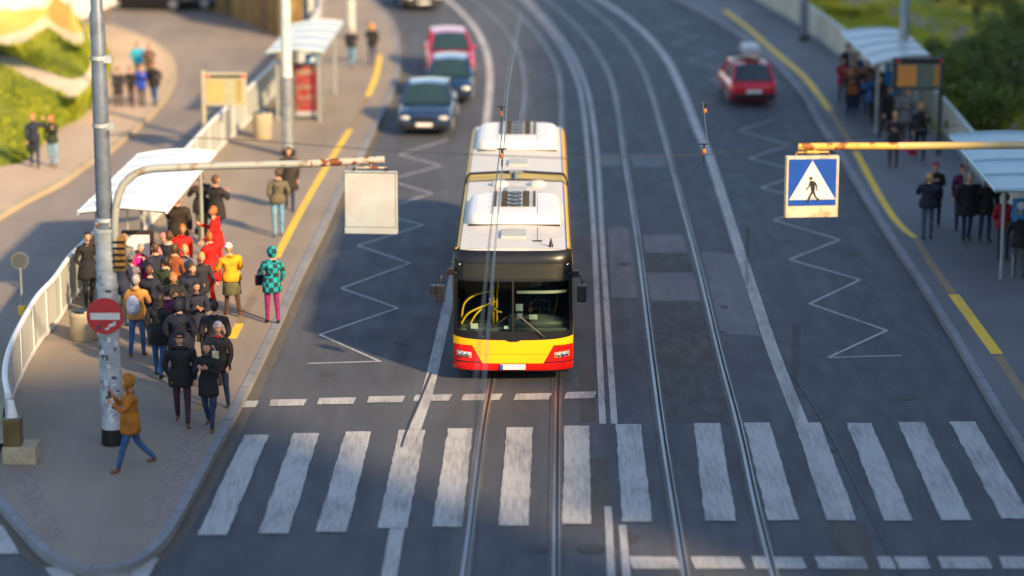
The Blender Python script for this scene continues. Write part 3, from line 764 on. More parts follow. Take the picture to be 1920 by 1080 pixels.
# ================================================================== CARS
carglass = M('car_glass', (.02, .045, .055), .05, 0, .2, 1, spec=.7)
def car(name, label, loc, rz, col, L=4.4, Wd=1.76, Ht=1.45, kind='sedan', roofcol=None, box=False, metallic=.3):
    root = thing(name, label, 'car', loc, rz, 'cars on the road')
    cm = M('paint_' + name + '%d%d%d' % tuple(int(c * 99) for c in col), col, .25, metallic, .05, 2, coat=.7)
    hw = Wd / 2; belt = Ht * .60
    hood = L * .26
    # lower body: rings across, along y (front at -y)
    st = [(-L / 2, .30, .62, .80), (-L / 2 + .05, .22, .70, .90), (-L / 2 + .35, .18, .80, .98), (-L / 2 + hood, .18, belt - .02, 1), (0, .18, belt + .01, 1),
          (L / 2 - (.9 if kind == 'sedan' else .5), .18, belt + .03, 1), (L / 2 - .25, .20, belt + .02, .97), (L / 2 - .06, .26, belt - .06, .90), (L / 2, .34, belt - .18, .84)]
    rings = []
    for y, z0, z1, wf in st:
        a = hw * wf
        rings.append([(a * .90, y, z0), (a, y, z0 + .15), (a * 1.0, y, (z0 + z1) / 2 + .05), (a * .965, y, z1 - .06), (a * .86, y, z1), (a * .4, y, z1 + .025), (0, y, z1 + .03), (-a * .4, y, z1 + .025), (-a * .86, y, z1), (-a * .965, y, z1 - .06), (-a, y, (z0 + z1) / 2 + .05), (-a, y, z0 + .15), (-a * .90, y, z0)])
    g = MB(); g.loft(rings, True, True); body = g.build('body', cm, root, recalc=True)
    # greenhouse
    yw0, yw1 = -L / 2 + hood + .02, -L / 2 + hood + .62
    if kind == 'sedan': yr1, yr0 = L / 2 - 1.35, L / 2 - .80
    else: yr1, yr0 = L / 2 - .62, L / 2 - .22
    wb, wt = hw * .90, hw * .70
    def gr(y, z, ww): return [(ww, y, z), (-ww, y, z)]
    A = [(wb, yw0, belt), (-wb, yw0, belt)]; B = [(wt, yw1, Ht - .05), (-wt, yw1, Ht - .05)]
    Cc = [(wt, yr1, Ht - .05), (-wt, yr1, Ht - .05)]; D = [(wb * .95, yr0, belt + .02), (-wb * .95, yr0, belt + .02)]
    g = MB(); g.grid(lambda a, b: Vector((wt * (1 - 2 * a), yw1 + (yr1 - yw1) * b, Ht - .05 + .05 * math.sin(PI * a) + .03 * math.sin(PI * b))), 8, 6)
    g.build('roof', roofcol or cm, root)
    def quad(nm, q, bulge, mt=carglass):
        g = MB(); q = [Vector(p) for p in q]
        nrm = (q[1] - q[0]).cross(q[3] - q[0]).normalized()
        g.grid(lambda a, b: q[0].lerp(q[1], a).lerp(q[3].lerp(q[2], a), b) + nrm * bulge * math.sin(PI * a), 8, 4); return g.build(nm, mt, root)
    quad('windscreen', [A[1], A[0], B[0], B[1]], .05); quad('rear_window', [D[0], D[1], Cc[1], Cc[0]], .04)
    for s in (0, 1): quad('side_window', [A[s], D[s], Cc[s], B[s]] if s == 0 else [D[s], A[s], B[s], Cc[s]], .02)
    g = MB()
    for s in (0, 1):
        g.tube([A[s], B[s], Cc[s], D[s]], [.05, .045, .05, .06], 6)
        sg = 1 if s == 0 else -1
        for yy in (-.05 + L * .02,):
            g.tube([(sg * (wb + .01), yy, belt), (sg * (wt + .02), yy, Ht - .06)], .035, 6)
    g.build('pillar', cm, root)
    g = MB(); g.box(-hw * .84, hw * .84, -L / 2 - .03, -L / 2 + .2, .24, .44, .05); g.build('front_bumper', m_black, root)
    g = MB(); g.box(-hw * .86, hw * .86, L / 2 - .2, L / 2 + .04, .30, .50, .05); g.build('rear_bumper', m_black, root)
    g = MB(); g.box(-hw * .42, hw * .42, -L / 2 - .015, -L / 2 + .05, .50, .63, .02); g.build('grille', m_black, root)
    for s in (-1, 1):
        g = MB(); g.sph((s * hw * .68, -L / 2 + .07, .60), .19, .10, .085, 12, 8); g.build('headlight', M('car_lamp', (.75, .73, .68), .1, .3, .2, 15), root)
        g = MB(); g.sph((s * hw * .74, L / 2 - .08, .74), .15, .08, .11, 12, 8); g.build('tail_light', M('tail_lamp', (.65, .01, .01), .15), root)
        g = MB(); g.box(s * (hw + .02) - .07, s * (hw + .02) + .06, yw0 + .35, yw0 + .45, belt + .02, belt + .13, .03); g.build('mirror', cm, root)
        for yy in (-L / 2 + .82, L / 2 - .85):
            g = MB(); g.tube([(s * (hw - .22), yy, .32), (s * (hw - .22), yy, .32), (s * (hw - .0), yy, .32), (s * (hw + .0), yy, .32)], [.25, .32, .32, .24], 20); wh = g.build('wheel', m_rubber, root)
            g = MB(); g.tube([(s * (hw - .02), yy, .32), (s * (hw + .012), yy, .32)], [.21, .18], 14); g.build('rim', m_galv, wh)
    for yy in (-L / 2 - .035, L / 2 + .045):
        g = MB(); zc = .40 if yy < 0 else .56; g.box(-.26, .26, yy - .008, yy + .008, zc - .055, zc + .055); g.build('number_plate', M('plate_white', (.75, .75, .75), .4), root)
    if box:
        g = MB(); g.box(-.42, .16, -.7, .7, Ht + .12, Ht + .46, .12); rb = g.build('roof_box', M('silver_grey', (.42, .45, .48), .4), root)
        g = MB(); g.box(-wt, wt, -.5, -.44, Ht + .02, Ht + .09); g.box(-wt, wt, .6, .66, Ht + .02, Ht + .09); g.build('roof_bar', m_black, rb)
    return root
def fcar(px, py, L, front=True):
    p = G(px, py, 0); return (p.x, p.y + L / 2, 0)
car('parked_car', 'dark blue grey saloon car in front, nearest of the queue left of the bus', fcar(800, 257, 4.4), R(-2), (.022, .05, .12), 4.4, 1.74, 1.46)
car('blue_car', 'small blue car half hidden behind the dark saloon car', fcar(842, 199, 3.8), R(0), (.006, .04, .12), 3.8, 1.60, 1.40, 'hatch')
car('pink_car', 'bright pink red hatchback facing the camera, behind the blue car', fcar(840, 148, 3.8), R(4), (.62, .003, .09), 3.9, 1.74, 1.50, 'hatch')
car('black_car', 'black car cut off by the top edge of the photo, last of the queue', fcar(776, 22, 4.2), R(12), (.012, .014, .018), 4.2, 1.76, 1.45)
car('red_car', 'red estate car with a grey roof box driving away in the right-hand lane', (G(1408, 203).x, G(1408, 203).y + 2.05, 0), R(180 + 3), (.62, .008, .03), 3.9, 1.62, 1.42, 'hatch', box=True)
for (px, py, rz, col, lb) in ((275, 22, 80, (.012, .014, .02), 'black car at the far left end of the slip road, nearest the pole'), (330, 20, 84, (.03, .06, .12), 'dark blue car beside the brown fence on the slip road')):
    p = G(px, py); car('parked_car', lb, (p.x, p.y + 1, 0), R(rz), col, 4.3, 1.75, 1.45)
# ================================================================== STREET FURNITURE
def railing(name, label, path, panelm, railm_, base=True, side=0):
    root = thing(name, label, 'railing', path[0][:])
    o = Vector(path[0]); P = [p - o for p in path]
    if base:
        g = MB(); ribbon(g, P, .26, .16, -.22, -.12); g.build('plinth', m_conc, root)
    a = [p + Vector((0, 0, .06)) for p in P]; b = [p + Vector((0, 0, 1.0)) for p in P]
    g = MB(); n = len(P)
    for d_ in (-.012, .012):
        aa = offset(a, d_); bb = offset(b, d_)
        g.add([v[:] for v in aa + bb], [(i, i + 1, n + i + 1, n + i) for i in range(n - 1)])
    g.build('panel', panelm, root)
    g = MB(); g.tube([p + Vector((0, 0, 1.08)) for p in P], .062, 8); g.build('handrail', railm_, root)
    acc = 9; last = P[0]
    for i in range(len(P)):
        if i: acc += (P[i] - P[i - 1]).length
        if acc > 1.5:
            acc = 0; q = P[i]; g = MB(); g.tube([q + Vector((0, 0, -.1)), q + Vector((0, 0, 1.06))], .03, 6); g.build('post', railm_, root)
    g = MB(); ribbon(g, [p for p in a], .05, .12, 0, .02); g.build('lower_rail', railm_, root)
    return root
m_panel = M('railing_panel', (.50, .53, .50), .55, .1, .22, 2.5, stretch=(2.5, 2.5, .25))
m_panely = M('cream_railing_panel', (.56, .55, .44), .55, .1, .25, 1.2, stretch=(1, 1, .3))
railing('railing', 'curved white-topped panel railing along the left pavement edge', rl[2:], m_panel, M('white_handrail', (.74, .76, .78), .35, 0, .08, 2))
railing('railing', 'cream panel railing behind the right-hand pavement and its shelters', rr, m_panely, M('grey_handrail', (.45, .50, .52), .4, .2, .1, 2))
# end block of the left railing
p = G(40, 868, .14); r = thing('railing_end_block', 'sandy stone block with brown box at the near end of the left railing', 'block', p[:])
g = MB(); g.box(-.32, .30, -.15, .40, 0, .34, .03); g.build('stone_base', m_conc, r)
g = MB(); g.box(-.30, .02, -.10, .22, .34, .86, .02); g.build('brown_box', M('brown_metal', (.16, .11, .04), .5, .2, .3, 3), r)
g = MB(); g.tube([(-.14, .06, .86), (-.15, .08, 1.05), (-.18, .2, 1.12)], [.11, .07, .06], 10); g.build('rail_end', m_white_metal, r)

def planter(px, py, lb, w_=.5, h=.62):
    p = G(px, py, .14); r = thing('litter_bin', lb, 'litter bin', p[:], 0, 'concrete litter bins')
    g = MB(); g.tube([(0, w_ * .5, 0), (0, w_ * .5, .04), (0, w_ * .5, h * .9), (0, w_ * .5, h), (0, w_ * .5, h)], [w_ * .48, w_ * .52, w_ * .56, w_ * .54, w_ * .40], 14); g.build('drum', m_conc, r)
    g = MB(); g.tube([(0, w_ * .5, h - .02), (0, w_ * .5, h + .05)], [w_ * .40, w_ * .36], 14); g.build('liner', m_black, r)
planter(154, 642, 'round sandy concrete litter bin by the railing left of the no entry sign', .56, .62)
planter(491, 262, 'round sandy concrete litter bin near the far left pole', .56, .80)

# --- main left mast with arm, no entry sign and box
pb = G(212, 832, .14)
mast = thing('tram_mast', 'tall blue grey mast in the left foreground covered in torn stickers', 'mast', pb[:])
g = MB(); g.tube([(0, 0, .3), (0, 0, 4.15)], [.205, .185], 24); g.build('lower_shaft', m_pole, mast)
g = MB(); g.tube([(0, 0, 0), (0, 0, .32)], [.215, .21], 24); g.build('black_foot', m_black, mast)
g = MB(); g.tube([(0, 0, 4.15), (0, 0, 4.9), (0, 0, 4.95), (0, 0, 8.2), (0, 0, 8.26), (0, 0, 13)], [.155, .15, .15, .14, .115, .10], 24); g.build('upper_shaft', m_pole_dark, mast)
for z in (3.05, 4.12, 4.32, 3.42, 6.1, 7.35):
    g = MB(); rr0 = .205 if z < 4.15 else .165; g.tube([(0, 0, z), (0, 0, z + .07)], rr0, 24)
    if z > 6: g.box(.10, .25, -.10, .0, z - .05, z + .08)
    g.build('clamp_band', m_pole, mast)
rs = random.Random(4)
stm = [M('sticker_white', (.66, .68, .70), .6), M('sticker_grey', (.30, .32, .36), .7), M('sticker_dark', (.06, .07, .09), .7), M('sticker_lilac', (.40, .36, .50), .6)]
for k in range(70):
    g = MB()
    z = rs.uniform(.5, 2.1) if k < 52 else rs.uniform(2.1, 3.3); a = rs.uniform(PI, 2 * PI); w_ = rs.uniform(.10, .30); h_ = rs.uniform(.03, .13); g.cur = rs.choice((0, 0, 1, 2, 3, 1, 2))
    rr0 = .2075 - z * .005 + .0006 * k / 10
    g.grid(lambda u, v: (math.cos(a + w_ * 2 * (u - .5)) * rr0, math.sin(a + w_ * 2 * (u - .5)) * rr0, z + h_ * (v - .5) + .02 * (u - .5) * (1 if k % 2 else -1)), 4, 1); g.build('sticker', stm, mast)
# box (pedestrian light housing) on the mast
g = MB(); g.box(.17, .37, -.16, .10, 3.40, 4.05, .02)
g.cur = 1
for k in range(5): g.box(.16, .38, -.185, -.15, 3.46 + .12 * k, 3.50 + .12 * k)
g.build('signal_box', [M('ochre_box', (.38, .20, .05), .6, .1, .4, 9, bump=.3), m_black], mast)
# No entry sign
def disc(g, c, r_, y, n=32, th=.02):
    g.tube([(c[0], y, c[1]), (c[0], y + th, c[1])], r_, n, smooth=False)
sg = thing('no_entry_sign', 'round red no entry sign with white bar and torn stickers on the left mast', 'sign', (pb.x - .16, pb.y - .30, 0))
zc = AY(197, 593, pb.y - .3).z; xc = AY(197, 593, pb.y - .3).x - (pb.x - .16)
g = MB(); disc(g, (xc, zc), .335, 0); g.build('sign_disc', M('sign_red', (.62, .002, .002), .7, 0, .12, 6, spec=.1), sg)
g = MB(); g.tube([(xc, -.002, zc), (xc, .022, zc)], .347, 32); g.build('sign_rim', M('sign_rim', (.5, .05, .05), .6, spec=.2), sg)
g = MB(); g.box(xc - .275, xc + .275, -.012, -.001, zc - .065, zc + .065); g.build('white_bar', M('sign_white', (.70, .70, .68), .5, 0, .12, 4), sg)
g = MB()
for dx, dz, a_, b_, cidx in ((.12, -.17, .14, .045, 0), (.17, -.12, .06, .03, 0), (.03, -.24, .08, .03, 0), (-.13, -.21, .075, .06, 1)):
    g.cur = cidx; g.add([(xc + dx - a_ / 2, -.004 - .001 * cidx, zc + dz - b_), (xc + dx + a_ / 2, -.004, zc + dz - b_ * .2), (xc + dx + a_ / 2, -.004, zc + dz + b_), (xc + dx - a_ / 3, -.004, zc + dz + b_ * .5)], [(0, 1, 2, 3)])
g.build('torn_sticker', [stm[0], stm[2]], sg)
g = MB(); g.box(xc - .03, xc + .03, .02, .10, zc - .2, zc + .2); g.build('bracket', m_galv, sg)

# --- bent arm holding the blank back of a hanging sign
Y0 = pb.y - .1
def AYp(x, y): q = AY(x, y, Y0); return Vector((q.x, 0, q.z))
arm = thing('sign_arm', 'pale bent pipe arm with a rusty end reaching out from the left mast', 'sign arm', (0, Y0, 0))
base = AYp(216, 470)
pts = [(216, 470), (215, 425), (218, 385), (228, 352), (248, 330), (276, 318), (330, 314), (450, 310), (578, 307)]
g = MB(); g.tube(smooth_path([AYp(*q) for q in pts], 5), .072, 12); g.build('pipe', M('grey_green_pipe', (.40, .42, .38), .5, .2, .35, 4, bump=.2, bscale=20, col2=(.30, .24, .16), lo=.55, hi=.66), arm)
g = MB(); g.tube([AYp(577, 307), AYp(650, 303), AYp(721, 299)], .070, 14); g.build('rusty_end', m_rust, arm)
g = MB(); g.box(base.x - .35, base.x + .06, -.02, .12, base.z + .1, base.z + .2); g.box(base.x - .35, base.x + .06, -.02, .12, base.z + .45, base.z + .53); g.build('clamp', m_rust, arm)
def hanging(name, label, cat, cpx, pxw, ytop, ybot, yarm, Y, tilt, face):
    c = AY(cpx, ytop, Y); b = AY(cpx, ybot, Y); wd = pxw / FPX * (AY(cpx, (ytop + ybot) / 2, Y) - Vector((0, 0, CAMH))).length
    hh = (c.z - b.z) * .99
    r = thing(name, label, cat, (c.x, Y, b.z), tilt)
    za = AY(cpx, yarm, Y).z - b.z
    hw = wd / 2
    g = MB(); g.box(-hw, hw, -.08, .08, 0, hh, .015); g.build('case', M(name + '_case', (.50, .55, .54), .5, .1, .16, 2.2, bump=.05, col2=(.48, .47, .46)) if not face else M('cream_sign_case', (.66, .58, .42), .5, 0, .4, 5, col2=(.45, .33, .16), lo=.5, hi=.7), r)
    g = MB(); e = .018
    z0 = hh * .11 if not face else hh * .155
    for x0, x1, zz0, zz1 in ((-hw, -hw + e, z0, hh), (hw - e * 2, hw - e, z0, hh), (-hw, hw, hh - e, hh), (-hw, hw, z0, z0 + e * .6)):
        g.box(x0 + .01, x1, -.088, -.0795, zz0, zz1 - .004)
    g.build('frame_edge', M('dull_frame', (.20, .20, .17), .6, .2, .4, 6) if not face else M('cream_frame', (.74, .68, .56), .5, 0, .4, 8, col2=(.4, .25, .1), lo=.55, hi=.7), r)
    g = MB(); sag = .07
    g.tube([(-hw * .62, 0, hh), (-hw * .62, 0, hh + .07), (hw * .62, 0, hh + .07), (hw * .62, 0, hh)], .016, 8); g.tube([(-.12, 0, hh + .07), (.14, 0, hh + .07)], .03, 8)
    g.tube([(0.02, 0, hh + .06), (0.02, 0, za + .02)], .035, 8); g.build('hanger', m_rust if not face else m_rusty, r)
    if not face:
        g = MB(); 
        for q in (-.62, .62): g.sph((hw * q, -.02, hh + .045), .035, n=8, m=6)
        g.tube([(-hw * .92, 0, hh + .20), (-hw * .92, 0, hh + .05)], .006, 5); g.build('hanger_bolt', m_black, r)
    return r, hw, hh, z0
hs, _, _, _ = hanging('hanging_sign_back', 'blank pale grey back of the square sign hanging from the left arm', 'sign', 695, 99, 320, 437, 302, Y0, R(-4), False)
# --- right pedestrian sign
YR = 47.2
arm2 = thing('sign_arm', 'rusty yellow pipe arm entering from the right edge above the crossing sign', 'sign arm', (0, YR, 0))
def AR(x, y): q = AY(x, y, YR); return Vector((q.x, 0, q.z))
g = MB(); g.tube([AR(1497, 275), AR(1600, 274), AR(1685, 274)], .068, 14); g.build('rusty_end', m_rusty, arm2)
g = MB(); g.tube(smooth_path([AR(1684, 274), AR(1800, 273), AR(1960, 272), AR(2060, 274), AR(2100, 290), AR(2115, 330), AR(2117, 400)], 4), .073, 12)
e_ = AR(2117, 400); g.tube([(e_.x, 0, e_.z), (e_.x, 0, 0.14)], .09, 12); g.build('pipe', M('yellow_pipe', (.66, .48, .17), .5, .1, .3, 3, col2=(.55, .50, .38), lo=.45, hi=.7), arm2)
cs, hw, hh, z0 = hanging('pedestrian_crossing_sign', 'square blue pedestrian crossing sign with white triangle hanging from the right arm', 'sign', 1523, 99, 291, 406, 274, YR, R(5), True)
g = MB(); x0, x1, za, zb = -hw + .05, hw - .05, z0 + .05, hh - .045
g.box(x0, x1, -.094, -.086, za, zb); g.build('blue_face', M('sign_blue', (.010, .075, .42), .4, 0, .06, 3), cs)
g = MB(); zt_ = za + .125
g.add([(x0 + .02, -.097, zt_), (x1 - .02, -.097, zt_), ((x0 + x1) / 2 - .01, -.097, zb - .03)], [(0, 1, 2)]); g.add([(x0, -.0965, zt_ - .012), (x1, -.0965, zt_ - .012), (x1, -.0965, zt_ - .002), (x0, -.0965, zt_ - .002)], [(0, 1, 2, 3)])
g.box(-.008 - .003, -.002 - .003, -.097, -.0955, zb - .04, zb)
tri = g.build('white_triangle', M('triangle_white', (.78, .77, .74), .5, 0, .05, 3), cs)
# walking figure: traced in the sign plane (units: pixels of the 3.6x zoom)
fig = MB()
def S(px, py): return (((px - 120) / 360 * 2 * hw) - hw, -.1, hh - (py - 262) / (676 - 262) * hh)
def sp(poly, y=-.1):
    q = [S(*p_) for p_ in poly]; fig.add([(a[0], y, a[2]) for a in q], [list(range(len(q)))[::-1]])
sp([(288 + 12 * math.cos(t), 408 + 12 * math.sin(t)) for t in [2 * PI * k / 16 for k in range(16)]])
sp([(281, 424), (300, 424), (314, 436), (318, 470), (316, 502), (291, 502), (286, 465)])
sp([(281, 426), (290, 445), (282, 462), (262, 491), (253, 487), (272, 458)], -.1004)
sp([(302, 426), (318, 432), (333, 456), (335, 492), (325, 494), (323, 462), (308, 446)], -.1006)
sp([(291, 500), (310, 500), (284, 545), (274, 572), (242, 571), (243, 566), (262, 563), (272, 535)], -.1008)
sp([(300, 498), (316, 498), (326, 528), (354, 556), (322, 570), (320, 564), (336, 556), (312, 532)], -.1010)
sp([(285, 542), (319, 542), (319, 547), (285, 547)], -.1012)
fig.build('walking_figure', M('figure_black', (.02, .025, .022), .5), tri)

# --- other masts
def pole(name, label, px, py, r0, r1, h, mt, mt2=None, split=3.2, foot=True, arm=None, group='masts along the road'):
    p = G(px, py, .14); r = thing(name, label, 'mast', p[:], 0, group)
    g = MB(); g.tube([(0, 0, .2 if foot else 0), (0, 0, split)], [r0, r0 * .93], 18); g.build('lower_shaft', mt, r)
    g = MB(); g.tube([(0, 0, split), (0, 0, split + .04), (0, 0, h)], [r0 * .93, r0 * .85, r1], 18); g.build('upper_shaft', mt2 or mt, r)
    if foot: g = MB(); g.tube([(0, 0, 0), (0, 0, .22)], [r0 * 1.15, r0 * 1.1], 18); g.build('foot', m_black, r)
    g = MB(); g.tube([(0, 0, split - .05), (0, 0, split + .02)], r0 * 1.02, 18); g.build('clamp_band', m_galv, r); g = MB(); g.tube([(0, 0, 1.6), (0, 0, 1.66)], r0 * 1.05, 18); g.build('clamp_band', m_galv, r)
    return r
m_cream_pole = M('cream_painted_pole', (.60, .62, .58), .45, .1, .2, 3)
pole('tram_mast', 'cream grey mast standing behind the far left advert panel', 541, 292, .19, .13, 10, m_galv, m_cream_pole, 2.4)
pole('tram_mast', 'pale slim mast behind the walker in pale jeans at the far left pavement end', 659, 72, .15, .10, 10, m_cream_pole)
pole('lamp_post', 'short cream post by the brown fence at the top of the photo', 583, 62, .15, .12, 7, m_cream_pole)
pole('tram_mast', 'blue grey mast against the cream railing on the right', 1507, 76, .17, .12, 10, m_pole_dark, M('blue_grey_pole_pale', (.22, .29, .34), .45, .2, .2, 3))
pole('tram_mast', 'grey blue mast rising through the far right shelter roof', 1690, 215, .17, .13, 10, m_galv, M('blue_grey_pole_pale', (.22, .29, .34), .45, .2, .2, 3))
pole('post', 'brownish post in front of the white wall at top left', 64, 52, .13, .1, 7, M('brown_post', (.42, .27, .18), .7, 0, .2, 3), foot=False)

# --- round sign seen from behind on the slip road
p = G(42, 590, 0); r = thing('round_sign', 'round grey sign seen from behind with a yellow base on the slip road', 'sign', p[:])
g = MB(); g.tube([(0, 0, 0), (0, 0, 1.45)], .028, 8); g.build('post', m_galv, r)
g = MB(); g.tube([(0, -.02, 1.28), (0, .0, 1.28)], .21, 24); g.build('sign_disc', M('dull_sign_rim', (.10, .12, .13), .7), r)
g = MB(); g.tube([(0, -.03, 1.28), (0, .005, 1.28)], .165, 24); g.build('sign_back', M('dark_sign_back', (.06, .07, .075), .7), r)
g = MB(); g.box(-.08, .08, -.1, .08, 0, .22, .03); g.build('yellow_foot', M('yellow_plastic', (.8, .55, .02), .5), r)

# --- information displays
def display(label, px, py, side, x0, x1, y0, y1, colA, colB, fr):
    p = G(px, py, .14); Y = p.y; r = thing('information_display', label, 'information display', p[:], 0, 'platform information displays')
    a = AY(x0, y0, Y) - p; b = AY(x1, y1, Y) - p
    top = a.z + .0
    g = MB(); g.tube([(0, 0, 0), (0, 0, top + .06)], .075, 10); g.build('post', fr, r)
    g = MB(); g.box(min(a.x, 0), max(b.x, 0), -.07, .07, b.z, a.z, .02); g.build('housing', fr, r)
    g = MB(); g.box(a.x + .14, b.x - .10, -.085, -.0705, b.z + .08, a.z - .18); g.cur = 1
    w_ = (b.x - a.x) * .36; g.box(a.x + .16, a.x + .16 + w_, -.092, -.086, b.z + .12, a.z - .22); g.cur = 2; g.box(b.x - .30, b.x - .14, -.092, -.086, b.z + .12, a.z - .22)
    g.build('screen', [M('screen_green' + label[:4], colB, .5), M('screen_amber' + label[:4], colA, .5), M('screen_dull_amber' + label[:4], tuple(c * .7 for c in colA), .5)], r)
    g = MB(); g.box(a.x + .25, b.x - .15, -.08, -.071, a.z - .15, a.z - .07); g.build('route_strip', m_black, r)
    g = MB(); g.sph((a.x + .17, -.07, a.z - .11), .06, .02, .06, 10, 6); g.sph((b.x - .08, -.07, a.z - .10), .06, .02, .06, 10, 6); g.build('red_mark', M('display_red', (.6, .03, .04), .5), r)
display('cream framed departure display panel over the left pavement', 384, 288, -1, 378, 463, 136, 198, (.50, .36, .13), (.38, .38, .22), M('cream_frame_metal', (.44, .40, .28), .5, .1, .1, 3))
display('dark framed departure display with orange screen on the right pavement', 1759, 290, 1, 1674, 1768, 108, 168, (.70, .28, .05), (.12, .16, .12), M('dark_frame_metal', (.045, .055, .06), .5, .2, .1, 3))

# --- shelters
m_roof = M('shelter_roof_white', (.66, .72, .76), .35, .05, .08, 1.5)
m_roofb = M('shelter_roof_blue', (.34, .50, .56), .4, .05, .1, 1.2)
def shelter(label, corners, h, roofm, back, n_ribs=5, ad=None, group='waiting shelters'):
    c = [G(x, y, h) for x, y in corners]     # far-left, far-right, near-right, near-left
    ctr = sum(c, Vector()) / 4; ctr.z = .14; r = thing('bus_shelter', label, 'shelter', ctr[:], 0, group)
    q = [v - ctr for v in c]
    g = MB(); 
    def f(u, v):
        p = q[0].lerp(q[1], u).lerp(q[3].lerp(q[2], u), v); p = p.copy(); p.z += .12 * math.sin(PI * min(1, u * .9)) ; return p
    g.grid(f, 10, 6); o = len(g.v); g.grid(lambda u, v: f(u, v) - Vector((0, 0, .07)), 10, 6)
    rf_ = g.build('roof', roofm, r)
    for k in range(n_ribs + 1):
        v = k / n_ribs
        g = MB(); g.tube([f(u / 8, v) + Vector((0, 0, .02)) for u in range(9)], .028, 6); g.build('roof_rib', M('rib_' + roofm.name, tuple(c_ * 1.1 for c_ in roofm.node_tree.nodes['Mix'].inputs[6].default_value[:3]), .4), rf_)
    g = MB()
    for a in (0, 3): g.tube([f(0, a / 3), f(.5, a / 3), f(1, a / 3)], .05, 6)
    for a in (0, 1): g.tube([f(a, v / 6) - Vector((0, 0, .03)) for v in range(7)], .05, 6)
    g.build('roof_edge', roofm, rf_)
    ins = [q[0].lerp(q[2], .12), q[1].lerp(q[3], .12), q[2].lerp(q[0], .12), q[3].lerp(q[1], .12)]
    for v in (ins if n_ribs != 6 else [ins[0], ins[1], ins[3]]):
        g = MB(); g.tube([(v.x, v.y, 0), (v.x, v.y, h - .1)], .045, 8); g.build('post', M('shelter_frame', (.40, .44, .44), .4, .3, .1, 3), r)
    i, j = back
    g = MB()
    for k in range(3):
        a = ins[i].lerp(ins[j], k / 3 + .02); b = ins[i].lerp(ins[j], (k + 1) / 3 - .02)
        g.add([(a.x, a.y, .25), (b.x, b.y, .25), (b.x, b.y, h - .35), (a.x, a.y, h - .35)], [(0, 1, 2, 3)])
    g.build('back_glass', glass_mat('shelter_glass', (.80, .86, .84), .03) if 'shelter_glass' not in MATS else MATS['shelter_glass'], r)
    a, b = ins[i], ins[j]; cen = (ins[0] + ins[2]) / 2; nrm = Vector((cen.x - (a.x + b.x) / 2, cen.y - (a.y + b.y) / 2, 0)).normalized() * .35
    g = MB(); A_, B_ = a.lerp(b, .15) + nrm, a.lerp(b, .85) + nrm; A_.z = B_.z = .48; ribbon(g, [A_, B_], .38, .48, 0, .44); be = g.build('bench', M('bench_wood', (.30, .20, .10), .6, 0, .2, 5), r)
    g = MB()
    for t in (.1, .9): v = A_.lerp(B_, t); g.tube([(v.x, v.y, 0), (v.x, v.y, .44)], .03, 6)
    g.build('bench_leg', m_galv, be)
    return r
s1 = shelter('white ribbed roof shelter above the crowd on the left pavement', [(256, 292), (403, 289), (312, 398), (146, 397)], 2.55, m_roof, (0, 3), 6)
s2 = shelter('far white roofed shelter behind the red advert on the left pavement', [(548, 47), (642, 44), (604, 99), (500, 98)], 2.5, M('shelter_roof_pale', (.50, .58, .62), .4, .05, .1, 1.5), (0, 3), 4)
s3 = shelter('far pale blue roofed shelter on the right pavement behind the crowd', [(1578, 60), (1694, 60), (1742, 106), (1640, 120)], 2.5, M('shelter_roof_pale', (.50, .58, .62), .4, .05, .1, 1.5), (1, 2), 4)
s4 = shelter('near pale blue roofed shelter cut off by the right edge', [(1783, 254), (1990, 258), (2055, 378), (1868, 356)], 2.5, m_roofb, (1, 2), 4)
